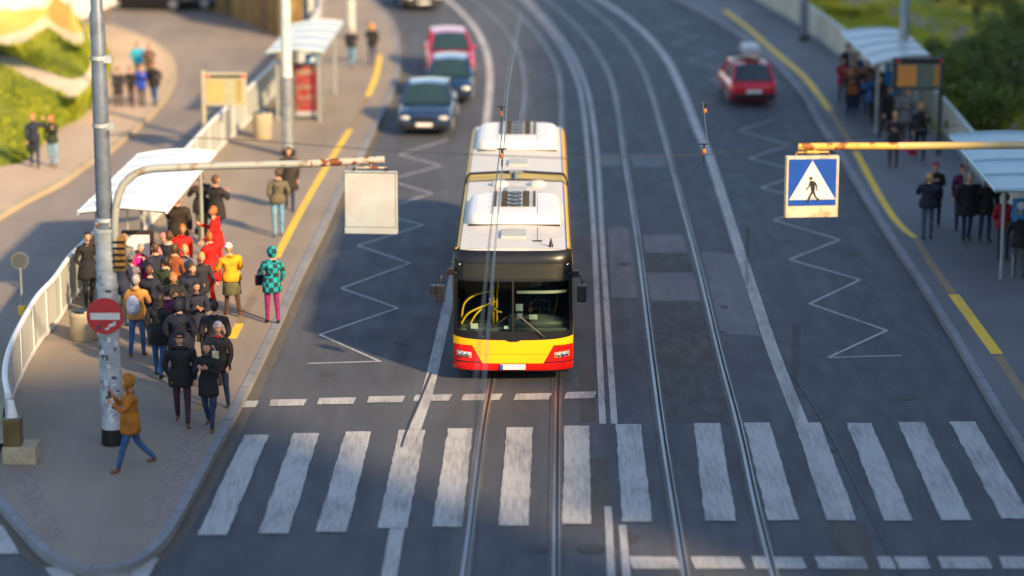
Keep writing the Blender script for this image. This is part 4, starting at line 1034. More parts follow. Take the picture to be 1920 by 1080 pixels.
# --- advert panels
def advert(label, x0, x1, y0, y1, pyb, kind, framem):
    xm = (x0 + x1) / 2; p = G(xm, pyb, .14); Y = p.y; r = thing('advert_panel', label, 'advert panel', p[:])
    a = AY(x0, y0, Y) - p; b = AY(x1, y1, Y) - p
    g = MB(); g.box(a.x, b.x, -.07, .07, b.z, a.z, .015); g.build('frame', framem, r)
    g = MB(); 
    for x in (a.x + .1, b.x - .1): g.box(x - .04, x + .04, -.04, .04, 0, b.z + .01)
    g.build('leg', framem, r)
    e = .09; X0, X1, Z0, Z1 = a.x + e, b.x - e, b.z + e, a.z - e
    g = MB(); g.box(X0, X1, -.082, -.0705, Z0, Z1)
    if kind == 'face':
        po = g.build('poster', M('poster_white', (.80, .79, .78), .4, 0, .03, 2), r)
        cx, wz = (X0 + X1) / 2, (X1 - X0)
        g = MB(); zf = Z1 - (Z1 - Z0) * .50
        def ell(g, cx, cz, rx, rz, y, n=24): g.add([(cx + rx * math.cos(2 * PI * k / n), y, cz + rz * math.sin(2 * PI * k / n)) for k in range(n)], [list(range(n))])
        ell(g, cx, zf, wz * .34, .36, -.084); g.cur = 1; ell(g, cx, zf - .14, wz * .23, .30, -.086); g.cur = 0; ell(g, cx - .1 * wz, zf - .10, .035, .014, -.088); ell(g, cx + .1 * wz, zf - .10, .035, .014, -.088)
        g.cur = 2; ell(g, cx, zf - .30, .06, .02, -.088)
        g.build('printed_portrait', [M('print_dark', (.035, .035, .04), .5), M('print_skin', (.62, .38, .28), .5), M('print_lip', (.55, .15, .15), .5)], po)
    else:
        po = g.build('poster', M('poster_red', (.28, .022, .018), .5, 0, .4, 3.2, col2=(.24, .09, .06), lo=.5, hi=.6), r)
        g = MB()
        for k, (zf, hf, c_) in enumerate(((.12, .10, 0), (.30, .06, 1), (.42, .07, 0), (.62, .05, 0), (.75, .10, 1))):
            g.cur = c_; zz = Z1 - (Z1 - Z0) * zf; m_ = .05 + .04 * (k % 2); g.box(X0 + m_, X1 - m_ * 1.4, -.087, -.083, zz - (Z1 - Z0) * hf / 2, zz + (Z1 - Z0) * hf / 2)
        g.cur = 2; g.box(X0, X1, -.087, -.0825, Z0, Z0 + (Z1 - Z0) * .10)
        g.build('printed_band', [M('print_cream', (.34, .20, .15), .5, 0, .5, 6), M('print_pink', (.34, .07, .06), .5, 0, .5, 6), M('print_grey', (.35, .36, .38), .5)], po)
    return r
advert('black framed advert with a dark haired face on white under the near left shelter', 228, 292, 432, 556, 560, 'face', M('frame_dark', (.035, .025, .03), .4))
advert('red poster advert panel beside the far left mast', 548, 600, 118, 222, 224, 'red', M('frame_grey_dark', (.07, .08, .09), .4))
# blue route flag signs
def flag(label, px, py, x0, x1, y0, y1, disc_=None):
    p = G(px, py, .14); r = thing('stop_sign_flag', label, 'stop sign', p[:], 0, 'blue stop signs'); Y = p.y
    a = AY(x0, y0, Y) - p; b = AY(x1, y1, Y) - p
    g = MB(); g.tube([(0, 0, 0), (0, 0, a.z)], .035, 8); g.build('post', m_galv, r)
    g = MB(); g.box(a.x, b.x, -.03, .03, b.z, a.z, .01); g.build('blue_plate', M('route_blue', (.01, .22, .55), .4), r)
    g = MB(); g.tube([(( a.x + b.x) / 2, -.045, a.z - .17), ((a.x + b.x) / 2, -.032, a.z - .17)], .10, 16); g.build('pictogram', M('sign_white2', (.6, .7, .75), .5), r)
flag('blue stop sign in front of the far left shelter', 606, 212, 572, 600, 101, 120)
flag('blue stop sign under the far right shelter behind the crowd', 1672, 218, 1660, 1682, 118, 180)
flag('blue stop sign at the right edge beside the person in red', 1898, 520, 1899, 1928, 372, 420)
flag('blue stop flag under the corner of the near left shelter roof', 318, 500, 300, 326, 380, 398)

# --- brown plank fence, white wall building, masonry
P = [G(345, 2), G(400, 18), G(470, 46), G(530, 72), G(566, 70)]
Pp = smooth_path(P, 5); fo = thing('plank_fence', 'tall brown vertical plank fence curving along the slip road', 'fence', P[0][:])
g = MB(); acc = 0
for a, b in zip(Pp[:-1], Pp[1:]):
    L_ = (b - a).length; n_ = max(1, int(L_ / .32)); t = (b - a).normalized(); nn = Vector((t.y, -t.x, 0)) * .03
    for k in range(n_):
        g.cur = rnd.choice((0, 0, 1, 2)); s0 = a.lerp(b, (k + .05) / n_) - P[0]; s1_ = a.lerp(b, (k + .95) / n_) - P[0]; h_ = 3.4 + rnd.uniform(-.05, .05); o_ = nn * rnd.uniform(.6, 1.3)
        vs = [s0 - o_, s1_ - o_, s1_ + o_, s0 + o_]
        g.add([(v.x, v.y, 0) for v in vs] + [(v.x, v.y, h_) for v in vs], [(0, 1, 5, 4), (1, 2, 6, 5), (2, 3, 7, 6), (3, 0, 4, 7), (4, 5, 6, 7)])
g.build('plank', [M('fence_brown', (.26, .16, .05), .8, 0, .4, 3), M('fence_ochre', (.36, .24, .08), .8, 0, .4, 3), M('fence_dark', (.12, .075, .03), .8, 0, .4, 3)], fo)
g = MB(); g.tube([v - P[0] + Vector((0, 0.06, 3.2)) for v in Pp], .05, 6); g.tube([v - P[0] + Vector((0, 0.06, .6)) for v in Pp], .05, 6); g.build('rail', MATS['fence_dark'], fo)
# white wall building top left
A_ = G(-30, 80, 1.6); B_ = G(88, 34, 1.8); D_ = Vector((B_.x + 1.2, B_.y + 9, 0)); E_ = Vector((A_.x - 8, A_.y + 10, 0))
bl_ = thing('white_building', 'sunlit white plastered building at the top left corner', 'building', (A_.x, A_.y, 0))
o = Vector((A_.x, A_.y, 0)); poly = [(0, 0), (B_.x - o.x, B_.y - o.y), (D_.x - o.x, D_.y - o.y), (E_.x - o.x, E_.y - o.y)]
g = MB(); g.prism(poly, 1.2, 8.5); g.build('wall', M('white_plaster', (.80, .76, .68), .8, 0, .08, 1.5, bump=.1), bl_)
g = MB(); pr = [Vector((x, y, 0)) for x, y in poly[:2]]; ribbon(g, pr, .12, 1.95, 0, 1.0); g.build('plinth', m_conc, bl_)
g = MB(); g.prism([(x * 1.06 - .2, y * 1.06 - .2) for x, y in poly], 8.5, 8.8); g.build('roof', M('roof_tile_red', (.32, .12, .07), .8), bl_)
t = (pr[1] - pr[0]).normalized(); nn = Vector((t.y, -t.x, 0))
for k in range(2):
    c = pr[0].lerp(pr[1], .3 + .4 * k); g = MB()
    q = [c - t * .5 + nn * .02, c + t * .5 + nn * .02]; g.add([(q[0].x, q[0].y, 4.6), (q[1].x, q[1].y, 4.6), (q[1].x, q[1].y, 6.2), (q[0].x, q[0].y, 6.2)], [(0, 1, 2, 3)]); g.build('window', m_dglass, bl_)
# small electric cabinets / low dark vents at its foot
# unseen blocks added beside / behind the viewer, sized to cast the street's shade
def shade_block(label, x0, x1, y0, y1, h, wallc):
    r = thing('unseen_shade_block', label, 'building', ((x0 + x1) / 2, (y0 + y1) / 2, 0)); cx, cy = (x0 + x1) / 2, (y0 + y1) / 2; a, b = (x1 - x0) / 2, (y1 - y0) / 2
    g = MB(); g.box(-a, a, -b, b, -.2, h); g.build('wall', M('shade_block_wall%d' % h, wallc, .85, 0, .12, .6, bump=.1), r)
    g = MB(); g.box(-a - .4, a + .4, -b - .4, b + .4, h, h + .5); g.build('cornice', M('stone_trim', (.4, .37, .32), .8), r)
    g = MB(); g.loft([[(-a, -b, h + .5), (a, -b, h + .5), (a, b, h + .5), (-a, b, h + .5)], [(-a + 3, -b + 3, h + 2.6), (a - 3, -b + 3, h + 2.6), (a - 3, b - 3, h + 2.6), (-a + 3, b - 3, h + 2.6)]], True, False); g.build('roof', MATS['roof_tile_red'], r)
    g = MB(); gl = MB()
    nf = int((h - 1) / 3.3)
    for f_ in range(nf):
        z = 1.4 + f_ * 3.3
        n_ = int(2 * b / 3.2)
        for k in range(n_):
            y = -b + (k + .5) * 2 * b / n_; g.box(-a - .06, -a - .0, y - .7, y + .7, z - .1, z + 1.8); gl.box(-a - .075, -a - .055, y - .55, y + .55, z + .05, z + 1.65)
    if nf: w_ = g.build('window_surround', MATS['stone_trim'], r); gl.build('pane', m_dglass, w_)
shade_block('long unseen block added beyond the right edge to shade the right pavement', 27, 41, 13, 87, 20, (.36, .30, .22))
shade_block('unseen block added beside the viewer to shade the foreground crossing', 11, 27.5, -14, 10.5, 27.4, (.34, .31, .27))

# --- overhead wires
def wire(label, pts, r_=.012, name='overhead_wire', grp='overhead tram wires', mt=None):
    g = MB(); P_ = [Vector(p) for p in pts]
    g.tube(P_, r_, 6); o = g.build(name, mt or M('wire_copper', (.05, .06, .07), .4, .6), None); return tag(o, label, 'wire', grp)
m_wb = M('wire_steel_blue', (.10, .17, .22), .35, .6)
W1 = [G(x, y, h - .9) for x, y, h in ((978, 30, 5.4), (955, 150, 5.4), (947, 250, 5.4), (937, 364, 5.4), (929, 455, 5.4), (918, 590, 5.4), (907, 720, 5.4), (893, 880, 5.4), (880, 1030, 5.4), (870, 1150, 5.4))]
W2 = [G(x, y, 4.9) for x, y in ((975, 20), (952, 130), (941, 250), (936, 291), (924, 393), (913, 500), (902, 621), (891, 720), (872, 900), (850, 1100))]
wire('contact wire on the right of the pair running down over the bus', smooth_path(W1, 4), .012, mt=m_wb)
wire('carrier cable on the left of the pair running down over the bus', smooth_path(W2, 4), .012)
def dropper(px, py, h0, h1, lb):
    p = G(px, py, h0)
    o = MB().tube([(p.x, p.y, h0), (p.x, p.y, h1)], .012, 6).build('wire_dropper', m_black); tag(o, lb, 'dropper', 'wire droppers')
def insul(px, py, h, lb):
    p = G(px, py, h); g = MB(); g.sph((0, 0, 0), .042, .042, .058, 12, 8); g.cur = 1; g.tube([(0, 0, .06), (0, 0, .16)], .02, 6); g.box(-.10, .10, -.012, .012, .14, .165); g.tube([(0, 0, -.22), (0, 0, -.07)], .014, 6)
    o = g.build('insulator', [M('insulator_orange', (.62, .16, .03), .3), m_black]); o.location = p; tag(o, lb, 'insulator', 'orange insulators on the wires')
insul(941, 293, 4.85, 'orange insulator above the roof of the bus bellows joint'); insul(941, 213, 4.85, 'blurred orange insulator above the rear end of the bus')
insul(1320, 284, 5.0, 'orange insulator beside the solid line left of the crossing sign'); insul(1322, 208, 5.0, 'blurred orange insulator left of the red estate car')
dropper(897, 808, 5.2, 5.75, 'dark dropper clamp hanging above the zebra crossing'); dropper(1400, 533, 5.3, 6.2, 'thin dark wire dropper over the solid line on the right'); dropper(1488, 800, 5.3, 6.6, 'thin dark wire dropper over the right end of the solid line')
W3 = [G(x, y, 5.4) for x, y in ((1318, 190), (1330, 285), (1360, 380), (1405, 520), (1450, 660), (1500, 800), (1570, 960), (1640, 1120))]
wire('fine contact wire above the right-hand tram track', smooth_path(W3, 4), .010)
a, b, c_, d_ = G(195, 252, 7.2), G(730, 283, 6.4), G(1060, 297, 6.3), G(1320, 290, 6.2)
wire('thin span wire crossing the road above the bus joint', [a, G(460, 262, 6.8), b, c_, d_, G(1560, 262, 6.5), G(1800, 235, 7.2)], .008, 'span_wire', 'span wires')

# ================================================================== VEGETATION
def leafmat(nm, a, b): return M(nm, a, .7, 0, .3, 1.1, col2=b, lo=.40, hi=.60, detail=5)
LM = [leafmat('leaf_dark', (.050, .085, .010), (.11, .15, .014)), leafmat('leaf_mid', (.14, .18, .014), (.065, .10, .010)), leafmat('leaf_yellow', (.60, .52, .012), (.34, .34, .015))]
def bush(label, px, py, rx, ry, h, mt, n=2200, seed=0, name='bush', cat='bush', base=0.1):
    rn = random.Random(seed); p = G(px, py, base); r = thing(name, label, cat, p[:], 0, 'bushes beyond the railing')
    g = MB()
    for k in range(7):
        a = rn.random() * 2 * PI; g.tube([(0, 0, 0), (math.cos(a) * rx * .3, math.sin(a) * ry * .3, h * .4), (math.cos(a) * rx * .6, math.sin(a) * ry * .6, h * .75)], [.05, .035, .012], 5)
    g.build('stem', M('bark', (.09, .065, .04), .85), r)
    g = MB(); cl = []
    for k in range(16):
        a = rn.random() * 2 * PI; q = rn.random() ** .5 * .75; z = rn.uniform(.25, .92)
        cl.append((Vector((math.cos(a) * rx * q, math.sin(a) * ry * q, h * z)), rn.uniform(.22, .42)))
    for k in range(n):
        c, s_ = rn.choice(cl); d = Vector((rn.gauss(0, 1), rn.gauss(0, 1), rn.gauss(0, .8))).normalized() * rn.random() ** .33
        q = c + Vector((d.x * rx * s_, d.y * ry * s_, d.z * h * s_ * .8)); q.z = max(.03, q.z)
        t = Vector((rn.gauss(0, 1), rn.gauss(0, 1), rn.gauss(0, 1))).normalized(); u = t.orthogonal().normalized(); sz = rn.uniform(.05, .11)
        g.cur = 0 if rn.random() < .8 else 1
        g.add([q - t * sz, q + u * sz * .45, q + t * sz, q - u * sz * .45], [(0, 1, 2, 3)])
    g.build('foliage', [mt, LM[1] if mt is not LM[1] else LM[0]], r)
bs = [('dark green bush at the right edge above the near shelter', 1905, 215, 1.9, 1.8, 2.6, 0), ('mid green bush beside the dark framed departure display', 1800, 195, 1.5, 1.6, 1.7, 1), ('dark bush at the right edge of the photo below the path', 1900, 140, 2.2, 2, 2.6, 0),
      ('low green bush just left of the widest dark bush', 1835, 150, 1.5, 1.6, 1.9, 0), ('green bush at the top right corner of the photo', 1900, 62, 2, 2, 2.6, 1), ('green bush behind the near shelter roof', 1850, 262, 1.4, 1.3, 1.6, 1),
      ('dark bush between the path and the display', 1795, 128, 1.2, 1.2, 1.1, 1), ('blackish green bush by the earth slope at top right', 1830, 30, 1.6, 1.5, 2, 0), ('brownish dark bush at the top edge, right of the far mast', 1760, 8, 1.5, 1.3, 1.4, 0)]
for k, (lb, px, py, rx, ry, h, mi) in enumerate(bs): bush(lb, px, py, rx, ry, h, LM[mi], 3200, 10 + k)
bush('long bright yellow flowering shrub beyond the far right railing', 1615, 30, 1.5, 2.0, .5, LM[2], 3000, 40, 'flowering_shrub', 'shrub'); bush('yellow green shrub at the top edge beside the cream railing', 1550, -4, 1.1, 1.8, .6, LM[2], 2200, 41, 'flowering_shrub', 'shrub')

# ================================================================== PEOPLE
def cloth(nm, col, plaid=None):
    nm = 'cloth_' + nm
    if nm in MATS: return MATS[nm]
    if plaid is None: return M(nm, col, .85, 0, .35, 6, bump=1.0, bscale=9)
    m = M(nm, col, .85, 0, .15, 9, bump=.3, bscale=14); n = m.node_tree.nodes; l = m.node_tree.links
    tc = n['Texture Coordinate']; ck = n.new('ShaderNodeTexChecker'); ck.inputs['Scale'].default_value = 9
    ck.inputs[1].default_value = tuple(col) + (1,); ck.inputs[2].default_value = tuple(plaid) + (1,)
    l.new(tc.outputs['Object'], ck.inputs[0]); l.new(ck.outputs[0], n['Principled BSDF'].inputs['Base Color']); return m
SKIN = [M('skin_light', (.62, .33, .20), .5, 0, .08, 8), M('skin_warm', (.50, .24, .13), .5, 0, .08, 8)]
EYE = M('eye_dark', (.03, .02, .02), .3); LIP = M('lip', (.45, .15, .12), .5)
SHOE = {k: M('shoe_' + k, c, .5) for k, c in dict(black=(.015, .014, .014), brown=(.16, .06, .02), grey=(.2, .2, .2)).items()}
HAIR = {k: M('hair_' + k, c, .6, 0, .4, 25) for k, c in dict(dark=(.025, .016, .012), brown=(.11, .05, .02), ginger=(.50, .16, .02), blond=(.50, .33, .12), grey=(.35, .34, .33)).items()}
def hand_mesh(curl=.5, side=1):
    """palm plus five fingers, hanging along -z, palm facing the thigh"""
    g = MB()
    g.loft([[(x * .030 * a, y * .014 * a + 0, z) for x, y in ((-1, -.6), (-.5, -1), (.5, -1), (1, -.6), (1, .6), (.5, 1), (-.5, 1), (-1, .6))] for z, a in ((.015, .75), (0, .8), (-.03, 1.1), (-.07, 1.28), (-.085, 1.2))], True, True)
    for k, (x, L_) in enumerate(((-.030, .060), (-.010, .072), (.010, .068), (.029, .052))):
        c = curl * (1 + .12 * k); p = Vector((x, 0, -.078)); pts = [p]; a = .1
        for q in (.45, .32, .23):
            a += c * .8; p = p + Vector((x * .05, -math.sin(a) * L_ * q, -math.cos(a) * L_ * q)); pts.append(p)
        g.tube(pts, [.0095, .009, .008, .006], 6)
    p0 = Vector((-.026, -.004, -.025)); g.tube([p0, p0 + Vector((-.020, -.012, -.022)), p0 + Vector((-.026, -.024, -.046)), p0 + Vector((-.022, -.034, -.062))], [.012, .011, .0095, .007], 6)
    if side > 0: g.v = [(-x, y, z) for x, y, z in g.v]; g.f = [f[::-1] for f in g.f]
    return g
def head_mesh(g, c, yaw=0, s=1.0):
    st = len(g.v)
    def shape(d, q):
        x, y, z = q
        if z < 0: x *= 1 - .32 * (-z / .12) ** 1.3; y *= 1 - .10 * (-z / .12)
        if y < 0:   # face
            y *= .97
            if abs(x) < .018 and -.035 < z < .02: y -= .012 * (1 - abs(x) / .018)
            if abs(abs(x) - .03) < .016 and abs(z - .012) < .014: y += .007
            if abs(x) < .025 and z < -.085: y -= .006
        else: y *= 1.06
        return Vector((x, y, z))
    g.cur = 0; g.sph((0, 0, 0), .076, .095, .118, 24, 20, shape)
    g.sph((.078, .005, -.005), .012, .02, .032, 6, 5); g.sph((-.078, .005, -.005), .012, .02, .032, 6, 5)
    g.tube([(0, -.088, .012), (0, -.108, -.028), (0, -.092, -.036)], [.006, .012, .007], 6)
    g.cur = 3
    for sx in (-1, 1): g.sph((sx * .030, -.0855, .012), .011, .007, .006, 8, 5)
    for sx in (-1, 1): g.tube([(sx * .016, -.089, .032), (sx * .044, -.080, .033)], .003, 4)
    g.cur = 4; g.sph((0, -.084, -.058), .024, .008, .0065, 8, 5)
    g.xf(Matrix.Translation(c) @ Matrix.Rotation(yaw, 4, 'Z') @ Matrix.Scale(s, 4), st); g.cur = 0
def hash_(s): return sum((i + 1) * ord(c) for i, c in enumerate(s))
def person(label, px, py, face=0, h=1.74, top='black', bottom='jeans', coat=.0, hair='dark', hairlong=0, hood=None, hat=None, shoe='black', skin=0, arms=((8, 20), (8, 20)), walk=0, bulk=1.0, hz=PZ, loc=None, group='people on the pavements', sit=False, collar=None, headyaw=0):
    K = h / 1.75
    pr0 = random.Random(hash_(label) * 7 + 1)
    if arms == ((2, 12), (2, 12)): arms = pr0.choice((((2, 12), (-6, 22)), ((14, 30, 12), (-4, 14)), ((30, 85, 8, .6), (4, 20)), ((-8, 40, 18, .9), (4, 16)), ((24, 100, 10, .9), (20, 95, 10, .9)), ((8, 24), (35, 110, 8, .3))))
    if group == 'people on the pavements' and not walk: walk = pr0.choice((0, 3, -4, 6, -7, 10)); face += pr0.uniform(-22, 22)
    if loc is None: p = G(px, py, hz); loc = (p.x, p.y, hz)
    root_s = K
    TOPC = TOPS[top]; BOT = BOTS[bottom]
    # joints
    hipL = {}
    J = {'pel': Vector((0, 0, .94)), 'bel': Vector((0, -.005, 1.08)), 'che': Vector((0, .0, 1.28)), 'upc': Vector((0, .005, 1.40)), 'nk0': Vector((0, .005, 1.47)), 'nk1': Vector((0, -.01, 1.55))}
    for i, s in ((0, -1), (1, 1)):
        th = R(walk * s) if not sit else R(85); kn = R(max(0, -walk * s) * 1.1 + 4) if not sit else R(85)
        hp = Vector((s * .095, 0, .90)); k = hp + Vector((s * .02, -math.sin(th), -math.cos(th))) * .42; a = k + Vector((0, -math.sin(th - kn), -math.cos(th - kn))) * .41
        J['hip%d' % i], J['kn%d' % i], J['an%d' % i] = hp, k, a
        sh = Vector((s * .185 * bulk, .01, 1.395)); sw, el = R(arms[i][0]), R(arms[i][1]); ab = R(arms[i][2] if len(arms[i]) > 2 else 9); inw = arms[i][3] if len(arms[i]) > 3 else .25
        e = sh + Vector((s * math.sin(ab), -math.sin(sw) * math.cos(ab), -math.cos(sw) * math.cos(ab))) * .28
        fd = Vector((-s * inw * math.sin(el), -math.sin(sw + el), -math.cos(sw + el))).normalized(); w_ = e + fd * .25
        J['sh%d' % i], J['el%d' % i], J['wr%d' % i], J['fd%d' % i] = sh, e, w_, fd
    low = min(J['an0'].z, J['an1'].z) - .085
    if sit: low = 0
    for k in J:
        if not k.startswith('fd'): J[k] = J[k] - Vector((0, 0, low))
    pr_ = random.Random(hash_(label)); lx, ly = pr_.uniform(-.035, .035), pr_.uniform(-.01, .06); headyaw = headyaw or pr_.uniform(-35, 35)
    if not sit:
        for k in J:
            if k[:2] in ('be', 'ch', 'up', 'nk', 'sh', 'el', 'wr'):
                t_ = min(1, max(0, (J[k].z - .95) / .6)) if k[:2] not in ('el', 'wr') else .75
                J[k] = J[k] + Vector((lx * t_, -ly * t_, 0))
        J['sh0'].z += lx * .6; J['sh1'].z -= lx * .6
    names = ['pel', 'bel', 'che', 'upc', 'nk0', 'nk1']; vs = []; rad = []; idx = {}
    def addv(n, p, r_): idx[n] = len(vs); vs.append(p); rad.append(r_)
    bk = bulk
    for n, r_ in zip(names, ((.155 * bk, .115 * bk), (.15 * bk, .12 * bk), (.165 * bk, .125 * bk), (.13 * bk, .10 * bk), (.068, .068), (.052, .055))): addv(n, J[n], r_)
    edges = [(0, 1), (1, 2), (2, 3), (3, 4), (4, 5)]
    for i in (0, 1):
        a = J['an%d' % i]; s = -1 if i == 0 else 1
        addv('hip%d' % i, J['hip%d' % i], (.098, .098)); addv('kn%d' % i, J['kn%d' % i], (.066, .066)); addv('an%d' % i, a, (.045, .048))
        addv('heel%d' % i, a + Vector((0, .015, -.05)), (.038, .036)); addv('toe%d' % i, a + Vector((s * .02, -.15, -.06)), (.036, .024))
        edges += [(0, idx['hip%d' % i]), (idx['hip%d' % i], idx['kn%d' % i]), (idx['kn%d' % i], idx['an%d' % i]), (idx['an%d' % i], idx['heel%d' % i]), (idx['heel%d' % i], idx['toe%d' % i])]
        addv('sh%d' % i, J['sh%d' % i], (.076 * bk, .076 * bk)); addv('el%d' % i, J['el%d' % i], (.056 * bk, .056 * bk)); addv('wr%d' % i, J['wr%d' % i], (.036, .036))
        edges += [(idx['upc'], idx['sh%d' % i]), (idx['sh%d' % i], idx['el%d' % i]), (idx['el%d' % i], idx['wr%d' % i])]
    me = bpy.data.meshes.new('tmp'); me.from_pydata([v[:] for v in vs], edges, [])
    o = bpy.data.objects.new('tmp', me); C.objects.link(o)
    o.modifiers.new('s', 'SKIN'); sub = o.modifiers.new('u', 'SUBSURF'); sub.levels = 1; sub.render_levels = 1
    sv = me.skin_vertices[0].data
    for i, r_ in enumerate(rad): sv[i].radius = r_; sv[i].use_root = (i == 0)
    dg = bpy.context.evaluated_depsgraph_get(); dg.update(); ev = o.evaluated_get(dg).to_mesh()
    V = [v.co.copy() for v in ev.vertices]; F = [list(p.vertices) for p in ev.polygons]
    bpy.data.objects.remove(o)
    segs = [('pel', 'bel', 1), ('bel', 'che', 1), ('che', 'upc', 1), ('upc', 'nk0', 1), ('nk0', 'nk1', 0)]
    for i in ('0', '1'): segs += [('pel', 'hip' + i, 2), ('hip' + i, 'kn' + i, 2), ('kn' + i, 'an' + i, 2), ('an' + i, 'heel' + i, 5), ('heel' + i, 'toe' + i, 5), ('upc', 'sh' + i, 1), ('sh' + i, 'el' + i, 1), ('el' + i, 'wr' + i, 1)]
    SG = [(vs[idx[a]], vs[idx[b]], m) for a, b, m in segs]
    g = MB(); g.v = [v[:] for v in V]
    for f in F:
        c = sum((V[i] for i in f), Vector()) / len(f); best = None
        for a, b, m in SG:
            ab = b - a; t = max(0, min(1, (c - a).dot(ab) / max(1e-6, ab.length_squared))); d_ = (c - a - ab * t).length
            if best is None or d_ < best[0]: best = (d_, m)
        mi = best[1]
        if mi == 2 and coat == 0 and c.z > J['pel'].z + .0 and c.x * c.x < .06: mi = 1
        g.f.append(f); g.m.append(mi); g.sm.append(True)
    for i, s in ((0, -1), (1, 1)):
        hm = hand_mesh(.45 if arms[i][1] < 60 else .75, s); fd = J['fd%d' % i]
        q = Vector((0, 0, -1)).rotation_difference(fd).to_matrix().to_4x4()
        mt = Matrix.Translation(J['wr%d' % i] + fd * .005) @ q @ Matrix.Rotation(R(70) * s, 4, 'Z')
        g.cur = 0; st = len(g.v); g.add([mt @ Vector(v) for v in hm.v], hm.f, True)
    hc = J['nk1'] + Vector((0, -.015, .115)); head_mesh(g, hc, R(headyaw))
    body = g.build('person', [SKIN[skin], TOPC, BOT, EYE, LIP, SHOE[shoe]])
    body.location = loc; body.rotation_euler = (0, 0, R(face)); body.scale = (K, K, K)
    tag(body, label, 'person', group)
    RZ = Matrix.Translation(hc) @ Matrix.Rotation(R(headyaw), 4, 'Z')
    # hair, hood or hat
    def cap(nm, mt, sx, sy, sz, front, drop=0, off=(0, .012, .012)):
        g = MB()
        def shp(d, q):
            x, y, z = q
            fr = max(0, -d.y)
            lim = front
            if d.y < -.25 and z < lim: y = -.04; 
            if z < -.02 and d.y >= -.25: x *= 1 - .25 * (-z / .12) * (0 if drop else 1)
            return Vector((x, y, z))
        g.sph(off, sx, sy, sz, 20, 14, shp)
        if drop:
            g.loft([[(math.cos(a) * rx, .035 + math.sin(a) * ry, z) for a in [2 * PI * k / 12 for k in range(12)]] for z, rx, ry in ((.02, .082, .07), (-.08, .088, .065), (-.08 - drop * .6, .085, .05), (-.08 - drop, .05, .03))], True, True)
        g.xf(RZ); return g.build(nm, mt, body)
    if hood: cap('hood', hood, .108, .122, .150, .055, 0, (0, .015, .005)); g = MB(); g.tube([hc + Vector((math.cos(a) * .085, -.062 + .0 * a, math.sin(a) * .12 - .0)) for a in [2 * PI * k / 18 for k in range(19)]], .017, 6); g.xf(RZ @ Matrix.Translation(-hc)); g.build('hood_rim', hood, body)
    elif hat: cap('hair', HAIR[hair], .084, .100, .112, .05, hairlong); cap('hat', hat, .092, .108, .100, .035, 0, (0, .006, .045)); g = MB(); g.tube([(math.cos(a) * .090, .004 + math.sin(a) * .106, .048) for a in [2 * PI * k / 18 for k in range(19)]], .014, 6); g.xf(RZ); g.build('hat_band', hat, body)
    elif hair: cap('hair', HAIR[hair], .086, .104, .122, .052, hairlong)
    # jacket or coat skirt over the hips
    z1 = J['bel'].z + .05; z0 = J['pel'].z - .06 - coat
    if not sit:
        g = MB(); rings = []
        fl = 1 + .35 * min(1, coat * 1.6)
        for k in range(7):
            t = k / 6; z = z1 + (z0 - z1) * t; rx = (.158 + .042 * min(1, t * 2) * fl + .03 * t * fl * (coat > .2)) * bk; ry = (.135 + .028 * min(1, t * 2) * fl + .03 * t * fl * (coat > .2)) * bk
            rings.append([(math.cos(2 * PI * q / 20) * rx * (1 + .02 * math.sin(q * 2.3 + k)), math.sin(2 * PI * q / 20) * ry * (1 + .03 * math.sin(q * 1.7 + k)), z + .008 * math.sin(q * 1.9)) for q in range(20)])
        rings += [[(x * .9, y * .9, z + .004) for x, y, z in rings[-1]]]
        g.loft(rings, False, True); g.build('jacket_hem', TOPC, body)
    g = MB(); g.tube([(math.cos(2 * PI * k / 14) * .068, .01 + math.sin(2 * PI * k / 14) * .070, J['nk0'].z + .018) for k in range(15)], .026, 8); g.build('collar', collar or TOPC, body)
    return body, J
def bag(label, b, J, mt, side=0, kind='handbag', off=(0, 0, 0), size=(.15, .07, .13)):
    bo = b; K = bo.scale.x
    wr = J['wr%d' % side] + J['fd%d' % side] * .09 if kind != 'backpack' else Vector((0, .22, 1.22))
    mt_w = Matrix.Translation(bo.location) @ bo.rotation_euler.to_matrix().to_4x4() @ Matrix.Scale(K, 4)
    p = mt_w @ (wr + Vector(off)); r = thing(kind, label, 'bag' if kind != 'backpack' else 'backpack', p[:], bo.rotation_euler.z, 'bags carried by people')
    sx, sy, sz = size
    g = MB()
    if kind == 'backpack': g.sph((0, 0, 0), sx, sy, sz, 14, 10, lambda d, q: Vector((q.x, max(q.y, -.04), q.z * (1 if q.z > 0 else 1.05)))); g.build('pack', mt, r); g = MB(); g.sph((0, sy * .8, -sz * .3), sx * .7, sy * .5, sz * .45, 10, 8); g.build('front_pocket', mt, r)
    else:
        g.box(-sx, sx, -sy, sy, -.12 - 2 * sz, -.12, .03); g.build('pouch', mt, r)
        g = MB(); g.tube([(0, -sy * .0 + 0, 0)] and [(-sx * .6, 0, -.13), (-sx * .4, 0, -.03), (0, 0, .0), (sx * .4, 0, -.03), (sx * .6, 0, -.13)], .010, 6); g.build('strap', mt, r)
    return r
